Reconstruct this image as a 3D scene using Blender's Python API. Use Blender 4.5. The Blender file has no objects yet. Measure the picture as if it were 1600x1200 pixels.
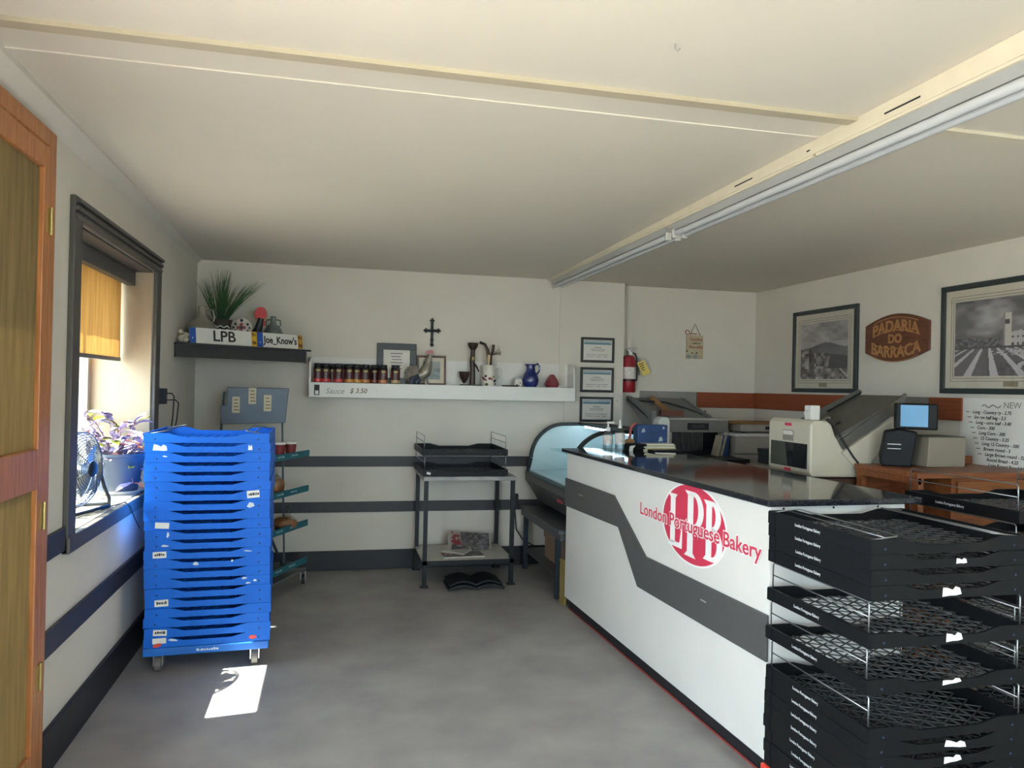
import bpy, bmesh, math, random
from mathutils import Vector, Matrix, Euler
random.seed(7)
S = bpy.context.scene
COL = S.collection
PI = math.pi

# ------------------------------------------------------------------ camera
cam_d = bpy.data.cameras.new('camera'); cam = bpy.data.objects.new('camera', cam_d); COL.objects.link(cam)
cam_d.sensor_fit = 'HORIZONTAL'; cam_d.sensor_width = 36.0; cam_d.lens = 1190.0 / 1600.0 * 36.0
cam_d.clip_start = 0.02; cam_d.clip_end = 200
_f = Vector((0.2313, 0.9729, 0.0040)).normalized(); _u = Vector((-0.0225, 0.0012, 0.9997))
_r = _f.cross(_u).normalized(); _u = _r.cross(_f)
cam.matrix_world = Matrix(((_r.x, _u.x, -_f.x, 0), (_r.y, _u.y, -_f.y, 0), (_r.z, _u.z, -_f.z, 1.5), (0, 0, 0, 1)))
S.camera = cam

# ------------------------------------------------------------------ sky, sun, exposure
S.view_settings.view_transform = 'Standard'; S.view_settings.look = 'None'
S.view_settings.gamma = 1.0; S.view_settings.use_curve_mapping = False
S.view_settings.exposure = 0.47
W = bpy.data.worlds.new('sky'); S.world = W; W.use_nodes = True
nt = W.node_tree; nt.nodes.clear()
bg = nt.nodes.new('ShaderNodeBackground'); wo = nt.nodes.new('ShaderNodeOutputWorld')
bg.inputs[0].default_value = (0.70, 0.86, 1.0, 1); bg.inputs[1].default_value = 13.0
nt.links.new(bg.outputs[0], wo.inputs[0])
sun_d = bpy.data.lights.new('sun', 'SUN'); sun_d.energy = 46.0; sun_d.angle = math.radians(0.6); sun_d.color = (1.0, 0.95, 0.87)
sun = bpy.data.objects.new('sun', sun_d); COL.objects.link(sun)
sun.rotation_euler = Vector((0.557, 0.075, -1.0)).to_track_quat('-Z', 'Y').to_euler()
sun.location = (-6, 2, 9)
def portal(name, loc, rot, sx, sy):      # guides the sky's light through a real opening, gives off nothing itself
    d = bpy.data.lights.new(name, 'AREA'); d.shape = 'RECTANGLE'; d.size = sx; d.size_y = sy; d.cycles.is_portal = True
    o = bpy.data.objects.new(name, d); COL.objects.link(o); o.location = loc; o.rotation_euler = rot
portal('portal_window', (-1.41, 4.12, 1.5), (0, -PI/2, 0), 1.28, 1.4)
portal('portal_shopfront', (1.4, -2.22, 1.45), (PI/2, 0, 0), 2.2, 1.7)
portal('portal_entrance', (-1.41, .45, 1.1), (0, -PI/2, 0), 2.2, 1.9)

# ------------------------------------------------------------------ materials
def lin(h):
    if isinstance(h, str):
        h = h.lstrip('#'); c = [int(h[i:i+2], 16) / 255 for i in (0, 2, 4)]
    else: c = h
    return tuple(x / 12.92 if x <= .04045 else ((x + .055) / 1.055) ** 2.4 for x in c)
MATS = {}
def mat(name, col, rough=.5, metal=0., var=.05, scale=6., bump=0., bscale=80., trans=0., spec=None, coat=0., emit=None, estr=0., alpha=1., stretch=None, col2=None, ior=None):
    if name in MATS: return MATS[name]
    m = bpy.data.materials.new(name); m.use_nodes = True; n = m.node_tree.nodes; l = m.node_tree.links
    b = n['Principled BSDF']; c = lin(col)
    tc = n.new('ShaderNodeTexCoord'); mp = n.new('ShaderNodeMapping'); l.new(tc.outputs['Object'], mp.inputs[0])
    if stretch: mp.inputs['Scale'].default_value = stretch
    nz = n.new('ShaderNodeTexNoise'); nz.inputs['Scale'].default_value = scale; nz.inputs['Detail'].default_value = 5
    l.new(mp.outputs[0], nz.inputs['Vector'])
    rp = n.new('ShaderNodeValToRGB'); l.new(nz.outputs['Fac'], rp.inputs[0])
    rp.color_ramp.elements[0].position = .3; rp.color_ramp.elements[1].position = .7
    c2 = lin(col2) if col2 else tuple(min(1, x * (1 + var)) for x in c)
    rp.color_ramp.elements[0].color = (*[x * (1 - var) for x in c], 1); rp.color_ramp.elements[1].color = (*c2, 1)
    l.new(rp.outputs[0], b.inputs['Base Color'])
    b.inputs['Roughness'].default_value = rough; b.inputs['Metallic'].default_value = metal
    if spec is not None: b.inputs['Specular IOR Level'].default_value = spec
    if coat: b.inputs['Coat Weight'].default_value = coat; b.inputs['Coat Roughness'].default_value = .08
    if trans: b.inputs['Transmission Weight'].default_value = trans
    if ior: b.inputs['IOR'].default_value = ior
    if alpha < 1: b.inputs['Alpha'].default_value = alpha
    if emit: b.inputs['Emission Color'].default_value = (*lin(emit), 1); b.inputs['Emission Strength'].default_value = estr
    if bump:
        nb = n.new('ShaderNodeTexNoise'); nb.inputs['Scale'].default_value = bscale; nb.inputs['Detail'].default_value = 3
        l.new(mp.outputs[0], nb.inputs['Vector'])
        bp = n.new('ShaderNodeBump'); bp.inputs['Strength'].default_value = bump; bp.inputs['Distance'].default_value = .01
        l.new(nb.outputs['Fac'], bp.inputs['Height']); l.new(bp.outputs[0], b.inputs['Normal'])
    MATS[name] = m; return m
def thin_glass(name, tint, refl=.08):
    if name in MATS: return MATS[name]
    m = bpy.data.materials.new(name); m.use_nodes = True; n = m.node_tree.nodes; l = m.node_tree.links; n.clear()
    o = n.new('ShaderNodeOutputMaterial'); t = n.new('ShaderNodeBsdfTransparent'); g = n.new('ShaderNodeBsdfGlossy'); mx = n.new('ShaderNodeMixShader')
    t.inputs[0].default_value = (*tint, 1); g.inputs['Roughness'].default_value = .03; mx.inputs[0].default_value = refl
    l.new(t.outputs[0], mx.inputs[1]); l.new(g.outputs[0], mx.inputs[2]); l.new(mx.outputs[0], o.inputs[0])
    MATS[name] = m; return m
def cloth(name, col, tr, weave=220., transp=0.):
    m = bpy.data.materials.new(name); m.use_nodes = True; n = m.node_tree.nodes; l = m.node_tree.links; n.clear()
    o = n.new('ShaderNodeOutputMaterial'); d = n.new('ShaderNodeBsdfDiffuse'); t = n.new('ShaderNodeBsdfTranslucent'); mx = n.new('ShaderNodeMixShader')
    tc = n.new('ShaderNodeTexCoord'); nz = n.new('ShaderNodeTexNoise'); nz.inputs['Scale'].default_value = 5; nz.inputs['Detail'].default_value = 6
    mp = n.new('ShaderNodeMapping'); mp.inputs['Scale'].default_value = (1, 6, .6); l.new(tc.outputs['Object'], mp.inputs[0]); l.new(mp.outputs[0], nz.inputs[0])
    c = lin(col); rp = n.new('ShaderNodeValToRGB'); l.new(nz.outputs['Fac'], rp.inputs[0])
    rp.color_ramp.elements[0].position = .3; rp.color_ramp.elements[1].position = .7
    rp.color_ramp.elements[0].color = (*[x * .8 for x in c], 1); rp.color_ramp.elements[1].color = (*[min(1, x * 1.15) for x in c], 1)
    l.new(rp.outputs[0], d.inputs[0]); l.new(rp.outputs[0], t.inputs[0]); mx.inputs[0].default_value = tr
    l.new(d.outputs[0], mx.inputs[1]); l.new(t.outputs[0], mx.inputs[2])
    w1 = n.new('ShaderNodeTexWave'); w1.bands_direction = 'Z'; w1.inputs['Scale'].default_value = weave; l.new(tc.outputs['Object'], w1.inputs[0])
    bp = n.new('ShaderNodeBump'); bp.inputs['Strength'].default_value = .3; bp.inputs['Distance'].default_value = .002; l.new(w1.outputs['Fac'], bp.inputs['Height']); l.new(bp.outputs[0], d.inputs['Normal'])
    if transp:
        tp = n.new('ShaderNodeBsdfTransparent'); m2 = n.new('ShaderNodeMixShader'); m2.inputs[0].default_value = transp
        l.new(mx.outputs[0], m2.inputs[1]); l.new(tp.outputs[0], m2.inputs[2]); l.new(m2.outputs[0], o.inputs[0])
    else: l.new(mx.outputs[0], o.inputs[0])
    MATS[name] = m; return m
def vcol(name, rough=.6, coat=0.):
    if name in MATS: return MATS[name]
    m = bpy.data.materials.new(name); m.use_nodes = True; n = m.node_tree.nodes; l = m.node_tree.links
    b = n['Principled BSDF']; a = n.new('ShaderNodeAttribute'); a.attribute_name = 'print'; l.new(a.outputs['Color'], b.inputs['Base Color'])
    b.inputs['Roughness'].default_value = rough
    if coat: b.inputs['Coat Weight'].default_value = coat; b.inputs['Coat Roughness'].default_value = .05
    MATS[name] = m; return m

WALL = mat('wall_paint', '#d0cabe', .75, var=.03, scale=2.5, bump=.04, bscale=140)
CEIL = mat('ceiling_paint', '#d5cec0', .6, var=.02, scale=1.5, bump=.03, bscale=60)
CREAM = mat('cream_gloss_paint', '#d5ccb6', .45, var=.04, scale=9)
FLOORM = mat('worn_floor', '#959190', .55, var=.12, scale=3, bump=.05, bscale=200, col2='#a6a29d')
DARKT = mat('dark_trim_paint', '#302f31', .5, var=.06, scale=8)
BASEM = mat('baseboard_black', '#18191d', .45, var=.1, scale=8)
CASING = mat('casing_paint', '#4b4843', .5, var=.06, scale=10)
ORANGEW = mat('orange_wood', '#8a4526', .45, var=.12, scale=10, stretch=(1, .12, 6))
GREYTRIM = mat('unpainted_strip', '#8b8680', .6, var=.08, scale=8)
DOORW = mat('door_wood', '#a8693a', .4, var=.18, scale=9, stretch=(6, 6, .5), col2='#c07f48')
WHITEP = mat('white_gloss', '#d8d6d0', .4, var=.03, scale=6)
BLACKW = mat('black_metal', '#141618', .45, metal=.3, var=.1, scale=10)
BLACKP = mat('black_plastic', '#0c0d0f', .5, var=.15, scale=9, bump=.05, bscale=90, spec=.25)
LATT = mat('dusty_black_plastic', '#454646', .6, var=.2, scale=14, spec=.3)
BLUEP = mat('blue_plastic', '#0a66d2', .5, var=.10, scale=5, bump=.04, bscale=60, spec=.3)
BLUED = mat('blue_plastic_dolly', '#1668c4', .5, var=.12, scale=6)
WIRE = mat('zinc_wire', '#9a9c9c', .35, metal=.9, var=.1)
STEEL = mat('steel', '#b5b5b3', .3, metal=.9, var=.06)
RUBBER = mat('rubber', '#2a2a2b', .7, var=.1)
GREYP = mat('grey_metal_paint', '#6f706e', .5, metal=.2, var=.08)
BEIGE = mat('beige_enamel', '#c9c1ad', .4, var=.04, scale=5)
PAPER = mat('paper', '#dedbd3', .8, var=.03)
INK = mat('ink', '#1b1b1d', .6, var=.05)
GRANITE = mat('granite', '#17181c', .07, var=.5, scale=160, col2='#34363c', spec=.5)
CWHITE = mat('counter_white', '#dad7d0', .5, var=.03, scale=3, bump=.02)
CGREY = mat('counter_grey', '#52514f', .45, var=.05, scale=6)
LOGORED = mat('logo_red', '#d23a54', .4, var=.04, scale=12)
LOGOWHITE = mat('logo_white', '#f0ece8', .45, var=.02)
FRAMEB = mat('black_frame', '#1d2023', .4, var=.1)
FRAMEG = mat('dark_green_frame', '#2c3434', .35, var=.1)
MATB = mat('picture_mat', '#cfc8b6', .8, var=.03)
GOLD = mat('brass', '#a8935a', .35, metal=.7, var=.1)
CARD = mat('cardboard', '#a57a4c', .8, var=.08, scale=8)
WOODD = mat('dark_turned_wood', '#33241c', .4, var=.25, scale=8)
WOODR = mat('desk_wood', '#7d4526', .4, var=.2, scale=6, stretch=(1, 8, 8), col2='#94562f')
GLASS = thin_glass('window_glass', (.93, .96, .95), .06)
PICGLASS = thin_glass('picture_glass', (.97, .97, .97), .05)
SHELFD = mat('shelf_dark', '#2f3032', .45, var=.08)

# ------------------------------------------------------------------ mesh helpers
class MB:
    def __init__(s): s.v = []; s.f = []
    def add(s, vs, fs):
        k = len(s.v); s.v += [tuple(v) for v in vs]; s.f += [tuple(i + k for i in f) for f in fs]; return s
    def box(s, x0, x1, y0, y1, z0, z1):
        return s.add([(x0,y0,z0),(x1,y0,z0),(x1,y1,z0),(x0,y1,z0),(x0,y0,z1),(x1,y0,z1),(x1,y1,z1),(x0,y1,z1)],
                     [(0,3,2,1),(4,5,6,7),(0,1,5,4),(1,2,6,5),(2,3,7,6),(3,0,4,7)])
    def obox(s, c, sz, R):
        h = [x / 2 for x in sz]; vs = []
        for z in (-1, 1):
            for (x, y) in ((-1,-1),(1,-1),(1,1),(-1,1)): vs.append(Vector(c) + R @ Vector((x*h[0], y*h[1], z*h[2])))
        return s.add(vs, [(0,3,2,1),(4,5,6,7),(0,1,5,4),(1,2,6,5),(2,3,7,6),(3,0,4,7)])
    def bar(s, a, b, w, t):          # flat bar between two points, width w horizontally, thickness t
        a = Vector(a); b = Vector(b); d = (b - a); L = d.length; d.normalize()
        up = Vector((0, 0, 1)) if abs(d.z) < .95 else Vector((1, 0, 0)); sd = d.cross(up).normalized(); up = sd.cross(d)
        R = Matrix((d, sd, up)).transposed(); return s.obox((a + b) / 2, (L, w, t), R)
    def cyl(s, a, b, r, n=14, r2=None):
        a = Vector(a); b = Vector(b); d = (b - a).normalized(); q = d.to_track_quat('Z', 'Y'); r2 = r if r2 is None else r2; vs = []
        for (p, rr) in ((a, r), (b, r2)):
            for i in range(n): vs.append(p + q @ Vector((rr*math.cos(2*PI*i/n), rr*math.sin(2*PI*i/n), 0)))
        fs = [(i, (i+1) % n, n + (i+1) % n, n + i) for i in range(n)] + [tuple(range(n-1, -1, -1)), tuple(range(n, 2*n))]
        return s.add(vs, fs)
    def tube(s, pts, r, n=6, closed=False):
        pts = [Vector(p) for p in pts]; N = len(pts); vs = []; fs = []; prev = None
        for i, p in enumerate(pts):
            a = pts[i-1] if (i or closed) else p; b = pts[(i+1) % N] if (i < N-1 or closed) else p
            d = (b - a).normalized() if (b - a).length > 1e-9 else Vector((0,0,1))
            if prev is None:
                e = Vector((0,0,1)) if abs(d.z) < .9 else Vector((1,0,0)); x = d.cross(e).normalized()
            else: x = (prev - d * prev.dot(d)); x = x.normalized() if x.length > 1e-6 else d.orthogonal().normalized()
            prev = x; y = d.cross(x); rr = r[i] if isinstance(r, (list, tuple)) else r
            for k in range(n): vs.append(p + x*rr*math.cos(2*PI*k/n) + y*rr*math.sin(2*PI*k/n))
        M = N if closed else N - 1
        for i in range(M):
            j = (i + 1) % N
            for k in range(n): fs.append((i*n+k, i*n+(k+1) % n, j*n+(k+1) % n, j*n+k))
        if not closed: fs += [tuple(range(n-1, -1, -1)), tuple(range((N-1)*n, N*n))]
        return s.add(vs, fs)
    def lathe(s, prof, c=(0,0,0), n=24, sx=1., sy=1.):
        vs = []; fs = []
        for (r, z) in prof:
            for k in range(n): vs.append((c[0]+sx*r*math.cos(2*PI*k/n), c[1]+sy*r*math.sin(2*PI*k/n), c[2]+z))
        for i in range(len(prof)-1):
            for k in range(n): fs.append((i*n+k, i*n+(k+1) % n, (i+1)*n+(k+1) % n, (i+1)*n+k))
        fs += [tuple(range(n-1, -1, -1)), tuple(range((len(prof)-1)*n, len(prof)*n))]
        return s.add(vs, fs)
    def prism(s, poly, ax, a, b):    # polygon in the plane across axis ax, extruded from a to b
        def mk(p, t): return (t, p[0], p[1]) if ax == 'x' else ((p[0], t, p[1]) if ax == 'y' else (p[0], p[1], t))
        n = len(poly); vs = [mk(p, a) for p in poly] + [mk(p, b) for p in poly]
        return s.add(vs, [tuple(range(n)), tuple(range(2*n-1, n-1, -1))] + [(i, n+i, n+(i+1) % n, (i+1) % n) for i in range(n)])
    def ball(s, c, r, sc=(1,1,1), n=12, R=None):
        vs = []; fs = []; m = n // 2 + 1
        for i in range(m + 1):
            t = PI * i / m
            for k in range(n):
                v = Vector((sc[0]*r*math.sin(t)*math.cos(2*PI*k/n), sc[1]*r*math.sin(t)*math.sin(2*PI*k/n), sc[2]*r*math.cos(t)))
                if R: v = R @ v
                vs.append(Vector(c) + v)
        for i in range(m):
            for k in range(n): fs.append((i*n+k, (i+1)*n+k, (i+1)*n+(k+1) % n, i*n+(k+1) % n))
        return s.add(vs, fs)
    def mesh(s, name, smooth=False):
        me = bpy.data.meshes.new(name); me.from_pydata(s.v, [], s.f)
        bm = bmesh.new(); bm.from_mesh(me)
        if smooth: bmesh.ops.remove_doubles(bm, verts=bm.verts, dist=1e-6)
        bmesh.ops.recalc_face_normals(bm, faces=bm.faces); bm.to_mesh(me); bm.free()
        if smooth:
            for p in me.polygons: p.use_smooth = True
        return me
    def obj(s, name, m, parent=None, bevel=0., smooth=False, sub=0, label=None, auto=True):
        return link(name, s.mesh(name, smooth), m, parent, bevel, smooth and auto, sub, label)
def link(name, me, m, parent=None, bevel=0., autosm=False, sub=0, label=None):
    o = bpy.data.objects.new(name, me); COL.objects.link(o)
    if m: me.materials.clear(); me.materials.append(m)
    if parent: o.parent = parent
    if bevel:
        md = o.modifiers.new('bevel', 'BEVEL'); md.width = bevel; md.segments = 2; md.limit_method = 'ANGLE'; md.angle_limit = .6
    if sub:
        md = o.modifiers.new('sub', 'SUBSURF'); md.levels = sub; md.render_levels = sub
    if autosm:
        sharp(me)
    if label: o['label'] = label
    return o
def sharp(me, ang=.7):
    bm = bmesh.new(); bm.from_mesh(me)
    for e in bm.edges:
        if len(e.link_faces) == 2 and e.calc_face_angle(0) > ang: e.smooth = False
    bm.to_mesh(me); bm.free()
def thing(name, label, cat, loc=(0,0,0), rz=0., group=None):
    o = bpy.data.objects.new(name, None); COL.objects.link(o); o.location = loc; o.rotation_euler = (0, 0, rz); o.empty_display_size = .05
    o['label'] = label; o['category'] = cat
    if group: o['group'] = group
    return o
def tag(o, label, cat, group=None):
    o['label'] = label; o['category'] = cat
    if group: o['group'] = group
    return o
def struct(o, label=None):
    o['kind'] = 'structure'
    if label: o['label'] = label
    return o
def child(o, src, parent, **kw):
    c = src.copy(); COL.objects.link(c); c.parent = parent
    return c
def box(name, m, parent, x0, x1, y0, y1, z0, z1, bevel=0.): return MB().box(x0,x1,y0,y1,z0,z1).obj(name, m, parent, bevel)
def text_mesh(s, size, ext=.0006, sx=1., align='CENTER', bend=0., spacing=1., shear=0., bold=0., base=False):
    cu = bpy.data.curves.new('lettering', 'FONT'); cu.body = s; cu.size = size; cu.extrude = ext; cu.align_x = align; cu.align_y = 'TOP_BASELINE' if base else 'CENTER'
    cu.resolution_u = 3; cu.space_character = spacing; cu.shear = shear; cu.offset = bold
    o = bpy.data.objects.new('lettering', cu); COL.objects.link(o)
    bpy.context.view_layer.update()
    me = bpy.data.meshes.new_from_object(o.evaluated_get(bpy.context.evaluated_depsgraph_get()))
    bpy.data.objects.remove(o); bpy.data.curves.remove(cu)
    xs = [v.co.x for v in me.vertices]
    h = max(abs(min(xs)), abs(max(xs))) if xs else 1
    for v in me.vertices:
        v.co.y += bend * (1 - (v.co.x / h) ** 2); v.co.x *= sx
    return me
TEXTC = {}
def text(s, size, m, parent, mtx, name='lettering', **kw):
    key = (s, size, tuple(sorted(kw.items())))
    if key not in TEXTC: TEXTC[key] = text_mesh(s, size, **kw)
    me = TEXTC[key]
    if me.materials and me.materials[0] != m: me = me.copy(); me.materials.clear()
    if not me.materials: me.materials.append(m)
    o = bpy.data.objects.new(name, me); COL.objects.link(o); o.parent = parent; o.matrix_local = mtx
    return o
def frame_mtx(origin, xdir, ydir):   # text plane: x along xdir, y along ydir
    x = Vector(xdir).normalized(); y = Vector(ydir).normalized(); z = x.cross(y)
    return Matrix(((x.x, y.x, z.x, origin[0]), (x.y, y.y, z.y, origin[1]), (x.z, y.z, z.z, origin[2]), (0, 0, 0, 1)))
FACE_Y = lambda o: frame_mtx(o, (1,0,0), (0,0,1))       # reads from -Y (on the back wall)
FACE_X = lambda o: frame_mtx(o, (0,-1,0), (0,0,1))      # reads from -X (on the right wall)
def raster(name, w, h, nx, ny, fn, parent, mtx, m):
    vs = [(-w/2 + w*i/nx, -h/2 + h*j/ny, 0) for j in range(ny+1) for i in range(nx+1)]
    fs = [(j*(nx+1)+i, j*(nx+1)+i+1, (j+1)*(nx+1)+i+1, (j+1)*(nx+1)+i) for j in range(ny) for i in range(nx)]
    me = bpy.data.meshes.new(name); me.from_pydata(vs, [], fs)
    at = me.attributes.new('print', 'FLOAT_COLOR', 'CORNER'); buf = []
    for j in range(ny):
        for i in range(nx):
            c = lin(fn((i+.5)/nx, (j+.5)/ny)); buf += [c[0], c[1], c[2], 1.] * 4
    at.data.foreach_set('color', buf); me.materials.append(m)
    o = bpy.data.objects.new(name, me); COL.objects.link(o); o.parent = parent; o.matrix_local = mtx
    return o
def vnoise(x, y, s=0):
    def h(i, j):
        n = math.sin(i*127.1 + j*311.7 + s*74.7) * 43758.5453; return n - math.floor(n)
    i, j = math.floor(x), math.floor(y); fx, fy = x-i, y-j; fx = fx*fx*(3-2*fx); fy = fy*fy*(3-2*fy)
    return (h(i,j)*(1-fx)+h(i+1,j)*fx)*(1-fy) + (h(i,j+1)*(1-fx)+h(i+1,j+1)*fx)*fy
def fbm(x, y, s=0): return .5*vnoise(x,y,s) + .3*vnoise(2.1*x,2.1*y,s+1) + .2*vnoise(4.3*x,4.3*y,s+2)
def arc(cx, cy, rx, ry, a0, a1, n): return [(cx+rx*math.cos(math.radians(a0+(a1-a0)*i/n)), cy+ry*math.sin(math.radians(a0+(a1-a0)*i/n))) for i in range(n+1)]

# ================================================================== the setting
LX, RX, BY, RBY, FY = -1.02, 3.85, 6.28, 6.40, -2.2      # left wall, right wall, back wall, recessed back wall, shop front
CZ = 2.43                                                # ceiling at the back wall
def cz(y): return CZ + .013 * (BY - y)                    # the main ceiling rises a little towards the street
struct(box('floor', FLOORM, None, LX-.4, RX+.2, FY-.2, RBY+.2, -.12, 0))
m = MB(); y0, y1 = FY-.2, RBY+.2
m.prism([(y0, cz(y0)), (y1, cz(y1)), (y1, cz(y1)+.15), (y0, cz(y0)+.15)], 'x', LX-.4, 1.80)
ceiling = struct(m.obj('ceiling', CEIL), 'cream painted ceiling')
struct(box('ceiling', CEIL, None, 1.80, RX+.2, FY-.2, RBY+.2, CZ, CZ+.26))
# left wall with the door and window openings
WT = .38; X0 = LX - WT
DY0, DY1, DZ = 2.12, 3.065, 2.33
EY0, EY1 = -.5, 1.4                                       # open entrance beside the viewer
WY0, WY1, WZ0, WZ1 = 3.43, 4.81, .86, 2.13
m = MB()
m.box(X0, LX, FY-.2, EY0, 0, 2.6).box(X0, LX, EY0, EY1, 2.2, 2.6).box(X0, LX, EY1, DY0, 0, 2.6).box(X0, LX, DY0, DY1, DZ, 2.6).box(X0, LX, DY1, WY0, 0, 2.6)
m.box(X0, LX, WY0, WY1, 0, WZ0).box(X0, LX, WY0, WY1, WZ1, 2.6).box(X0, LX, WY1, BY+.2, 0, 2.6)
wl = struct(m.obj('wall_left', WALL))
m = MB(); m.box(LX-.4, 1.955, BY, BY+.15, 0, 2.55); m.box(1.955, 2.49, BY-.008, RBY+.15, 0, 2.55)
struct(m.obj('wall_back', WALL))
struct(box('wall_back', WALL, None, 2.49, RX+.2, RBY, RBY+.15, 0, 2.55))
struct(box('wall_right', WALL, None, RX, RX+.2, FY-.2, RBY, 0, 2.55))
# street side behind the viewer: wall with a wide shop window
m = MB(); m.box(LX-.4, .3, FY-.2, FY, 0, 2.6).box(2.5, RX+.2, FY-.2, FY, 0, 2.6).box(.3, 2.5, FY-.2, FY, 2.3, 2.6).box(.3, 2.5, FY-.2, FY, 0, .6)
struct(m.obj('wall_front', WALL))
w2 = MB()
for x in (.3, 1.375, 2.45): w2.box(x, x+.05, FY-.14, FY-.06, .6, 2.3)
w2.box(.3, 2.5, FY-.14, FY-.06, .6, .65).box(.3, 2.5, FY-.14, FY-.06, 2.25, 2.3)
w2 = struct(w2.obj('window_2', STEEL))
box('pane', GLASS, w2, .3, 2.5, FY-.105, FY-.1, .65, 2.25)
d2 = struct(MB().box(X0+.1, X0+.16, EY0, EY0+.06, 0, 2.2).box(X0+.1, X0+.16, EY1-.06, EY1, 0, 2.2).box(X0+.1, X0+.16, EY0+.06, EY1-.06, 2.14, 2.2).obj('door_2', DOORW), 'wooden frame of the open street entrance')
# pavement and street outside
PAVE = mat('pavement', '#9a948a', .85, var=.08, scale=2)
struct(box('ground', PAVE, None, -30, 30, -30, 30, -.35, -.13))

# ceiling board between the two ceilings, battens
m = MB()
beam = struct(MB().prism([(FY-.2, CZ-.006), (BY, CZ-.006), (BY, cz(BY)-.001), (FY-.2, cz(FY-.2)-.001)], 'x', 1.788, 1.80).obj('trim_1', CREAM), 'cream board along the step in the ceiling')
for (y_, L_) in ((2.12, .16), (3.1, .15), (2.62, .02)):
    box('slot', INK, beam, 1.7868, 1.7885, y_-L_/2, y_+L_/2, CZ+.012, CZ+.018)
for (a, b) in ((FY, 2.58), (2.60, BY)):
    struct(box('trim_2', CREAM, None, 1.792, 1.905, a, b, CZ-.016, CZ-.001, .002))
yb = 2.36
struct(MB().prism([(yb-.025, cz(yb)-.014), (yb+.025, cz(yb)-.014), (yb+.025, cz(yb)+.002), (yb-.025, cz(yb)+.002)], 'x', LX, 1.786).obj('trim_3', mat('batten_shaded', '#b9ae96', .5, var=.05)), 'cream ceiling batten')  # shade on the batten's lower side is put into this darker beige
yb = 2.60
struct(MB().prism([(yb-.05, cz(yb)-.0035), (yb+.05, cz(yb)-.003), (yb+.05, cz(yb)+.002), (yb-.05, cz(yb)+.002)], 'x', LX, 1.786).obj('trim_4', CEIL))
struct(box('trim_5', CREAM, None, 1.91, RX, 2.21, 2.26, CZ-.012, CZ+.001))
# rails and baseboards
def rail(name, z0, z1, t, parts, m, bev=.003):
    b = MB()
    for (x0, x1, ya, yb) in parts: b.box(x0, x1, ya, yb, z0, z1)
    return struct(b.obj(name, m, None, bev))
rail('baseboard_left', 0, .172, .02, [(LX, LX+.018, DY1+.06, BY)], BASEM)
rail('baseboard_back', 0, .155, .02, [(LX+.018, 2.49, BY-.018, BY)], BASEM)
rail('trim_6', .45, .548, .02, [(LX, LX+.016, DY1+.06, BY-.016)], DARKT)
rail('trim_7', .815, .908, .02, [(LX, LX+.016, DY1+.06, WY0-.10)], DARKT)
rail('trim_8', .463, .547, .02, [(LX, 1.95, BY-.016, BY)], DARKT)
rail('trim_9', .83, .913, .02, [(LX, 1.95, BY-.016, BY)], DARKT)
rail('trim_10', 1.35, 1.492, .02, [(3.26, RX, RBY-.015, RBY)], ORANGEW)
rail('trim_11', 1.37, 1.492, .02, [(2.70, 3.258, RBY-.012, RBY)], GREYTRIM)
rail('trim_12', 1.35, 1.494, .02, [(RX-.015, RX, 4.62, RBY-.015), (RX-.015, RX, 3.98, 4.25)], ORANGEW)
rail('trim_13', 1.35, 1.494, .02, [(RX-.012, RX, 4.252, 4.618)], GREYTRIM)
struct(box('trim_14', WALL, None, 1.90, 1.955, BY-.011, BY, 1.52, 2.43))          # cover strip beside the pillar
# cornice strip on the left wall
struct(MB().prism([(LX, 2.40), (LX+.055, 2.455), (LX+.055, 2.56), (LX, 2.56)], 'y', FY, BY).obj('trim_15', WALL))
# little ceiling hooks
for (x, y) in ((.93, 2.0), (.88, 6.15)):
    z = cz(y); o = MB().tube([(x, y, z), (x, y, z-.012), (x+.008, y, z-.02), (x+.016, y, z-.012)], .002).obj('ceiling_hook', STEEL)
    tag(o, 'tiny metal hook in the ceiling near the street side' if y < 3 else 'tiny metal hook in the ceiling above the white shelf', 'hook', 'ceiling hooks')

# ---------------------------------------------------------------- window 1 (left wall)
w = bpy.data.objects.new('window_1', None); COL.objects.link(w); struct(w, 'deep dark-framed window in the white wall')
m = MB()
cw = .095
m.box(LX, LX+.022, WY0-cw, WY0, WZ0-.06, WZ1+cw); m.box(LX, LX+.022, WY1, WY1+cw+.02, WZ0-.06, WZ1+cw); m.box(LX, LX+.022, WY0, WY1, WZ1, WZ1+cw)
m.obj('casing', CASING, w, .004)
m = MB()
for k, (o_, t_) in enumerate(((.0, .03), (.03, .035), (.06, .04))):
    m.box(LX+.02, LX+t_, WY0-cw+o_*.0, WY1+cw, WZ1+o_+.005, WZ1+o_+.022)
m.obj('casing_moulding', CASING, w, .003)
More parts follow.
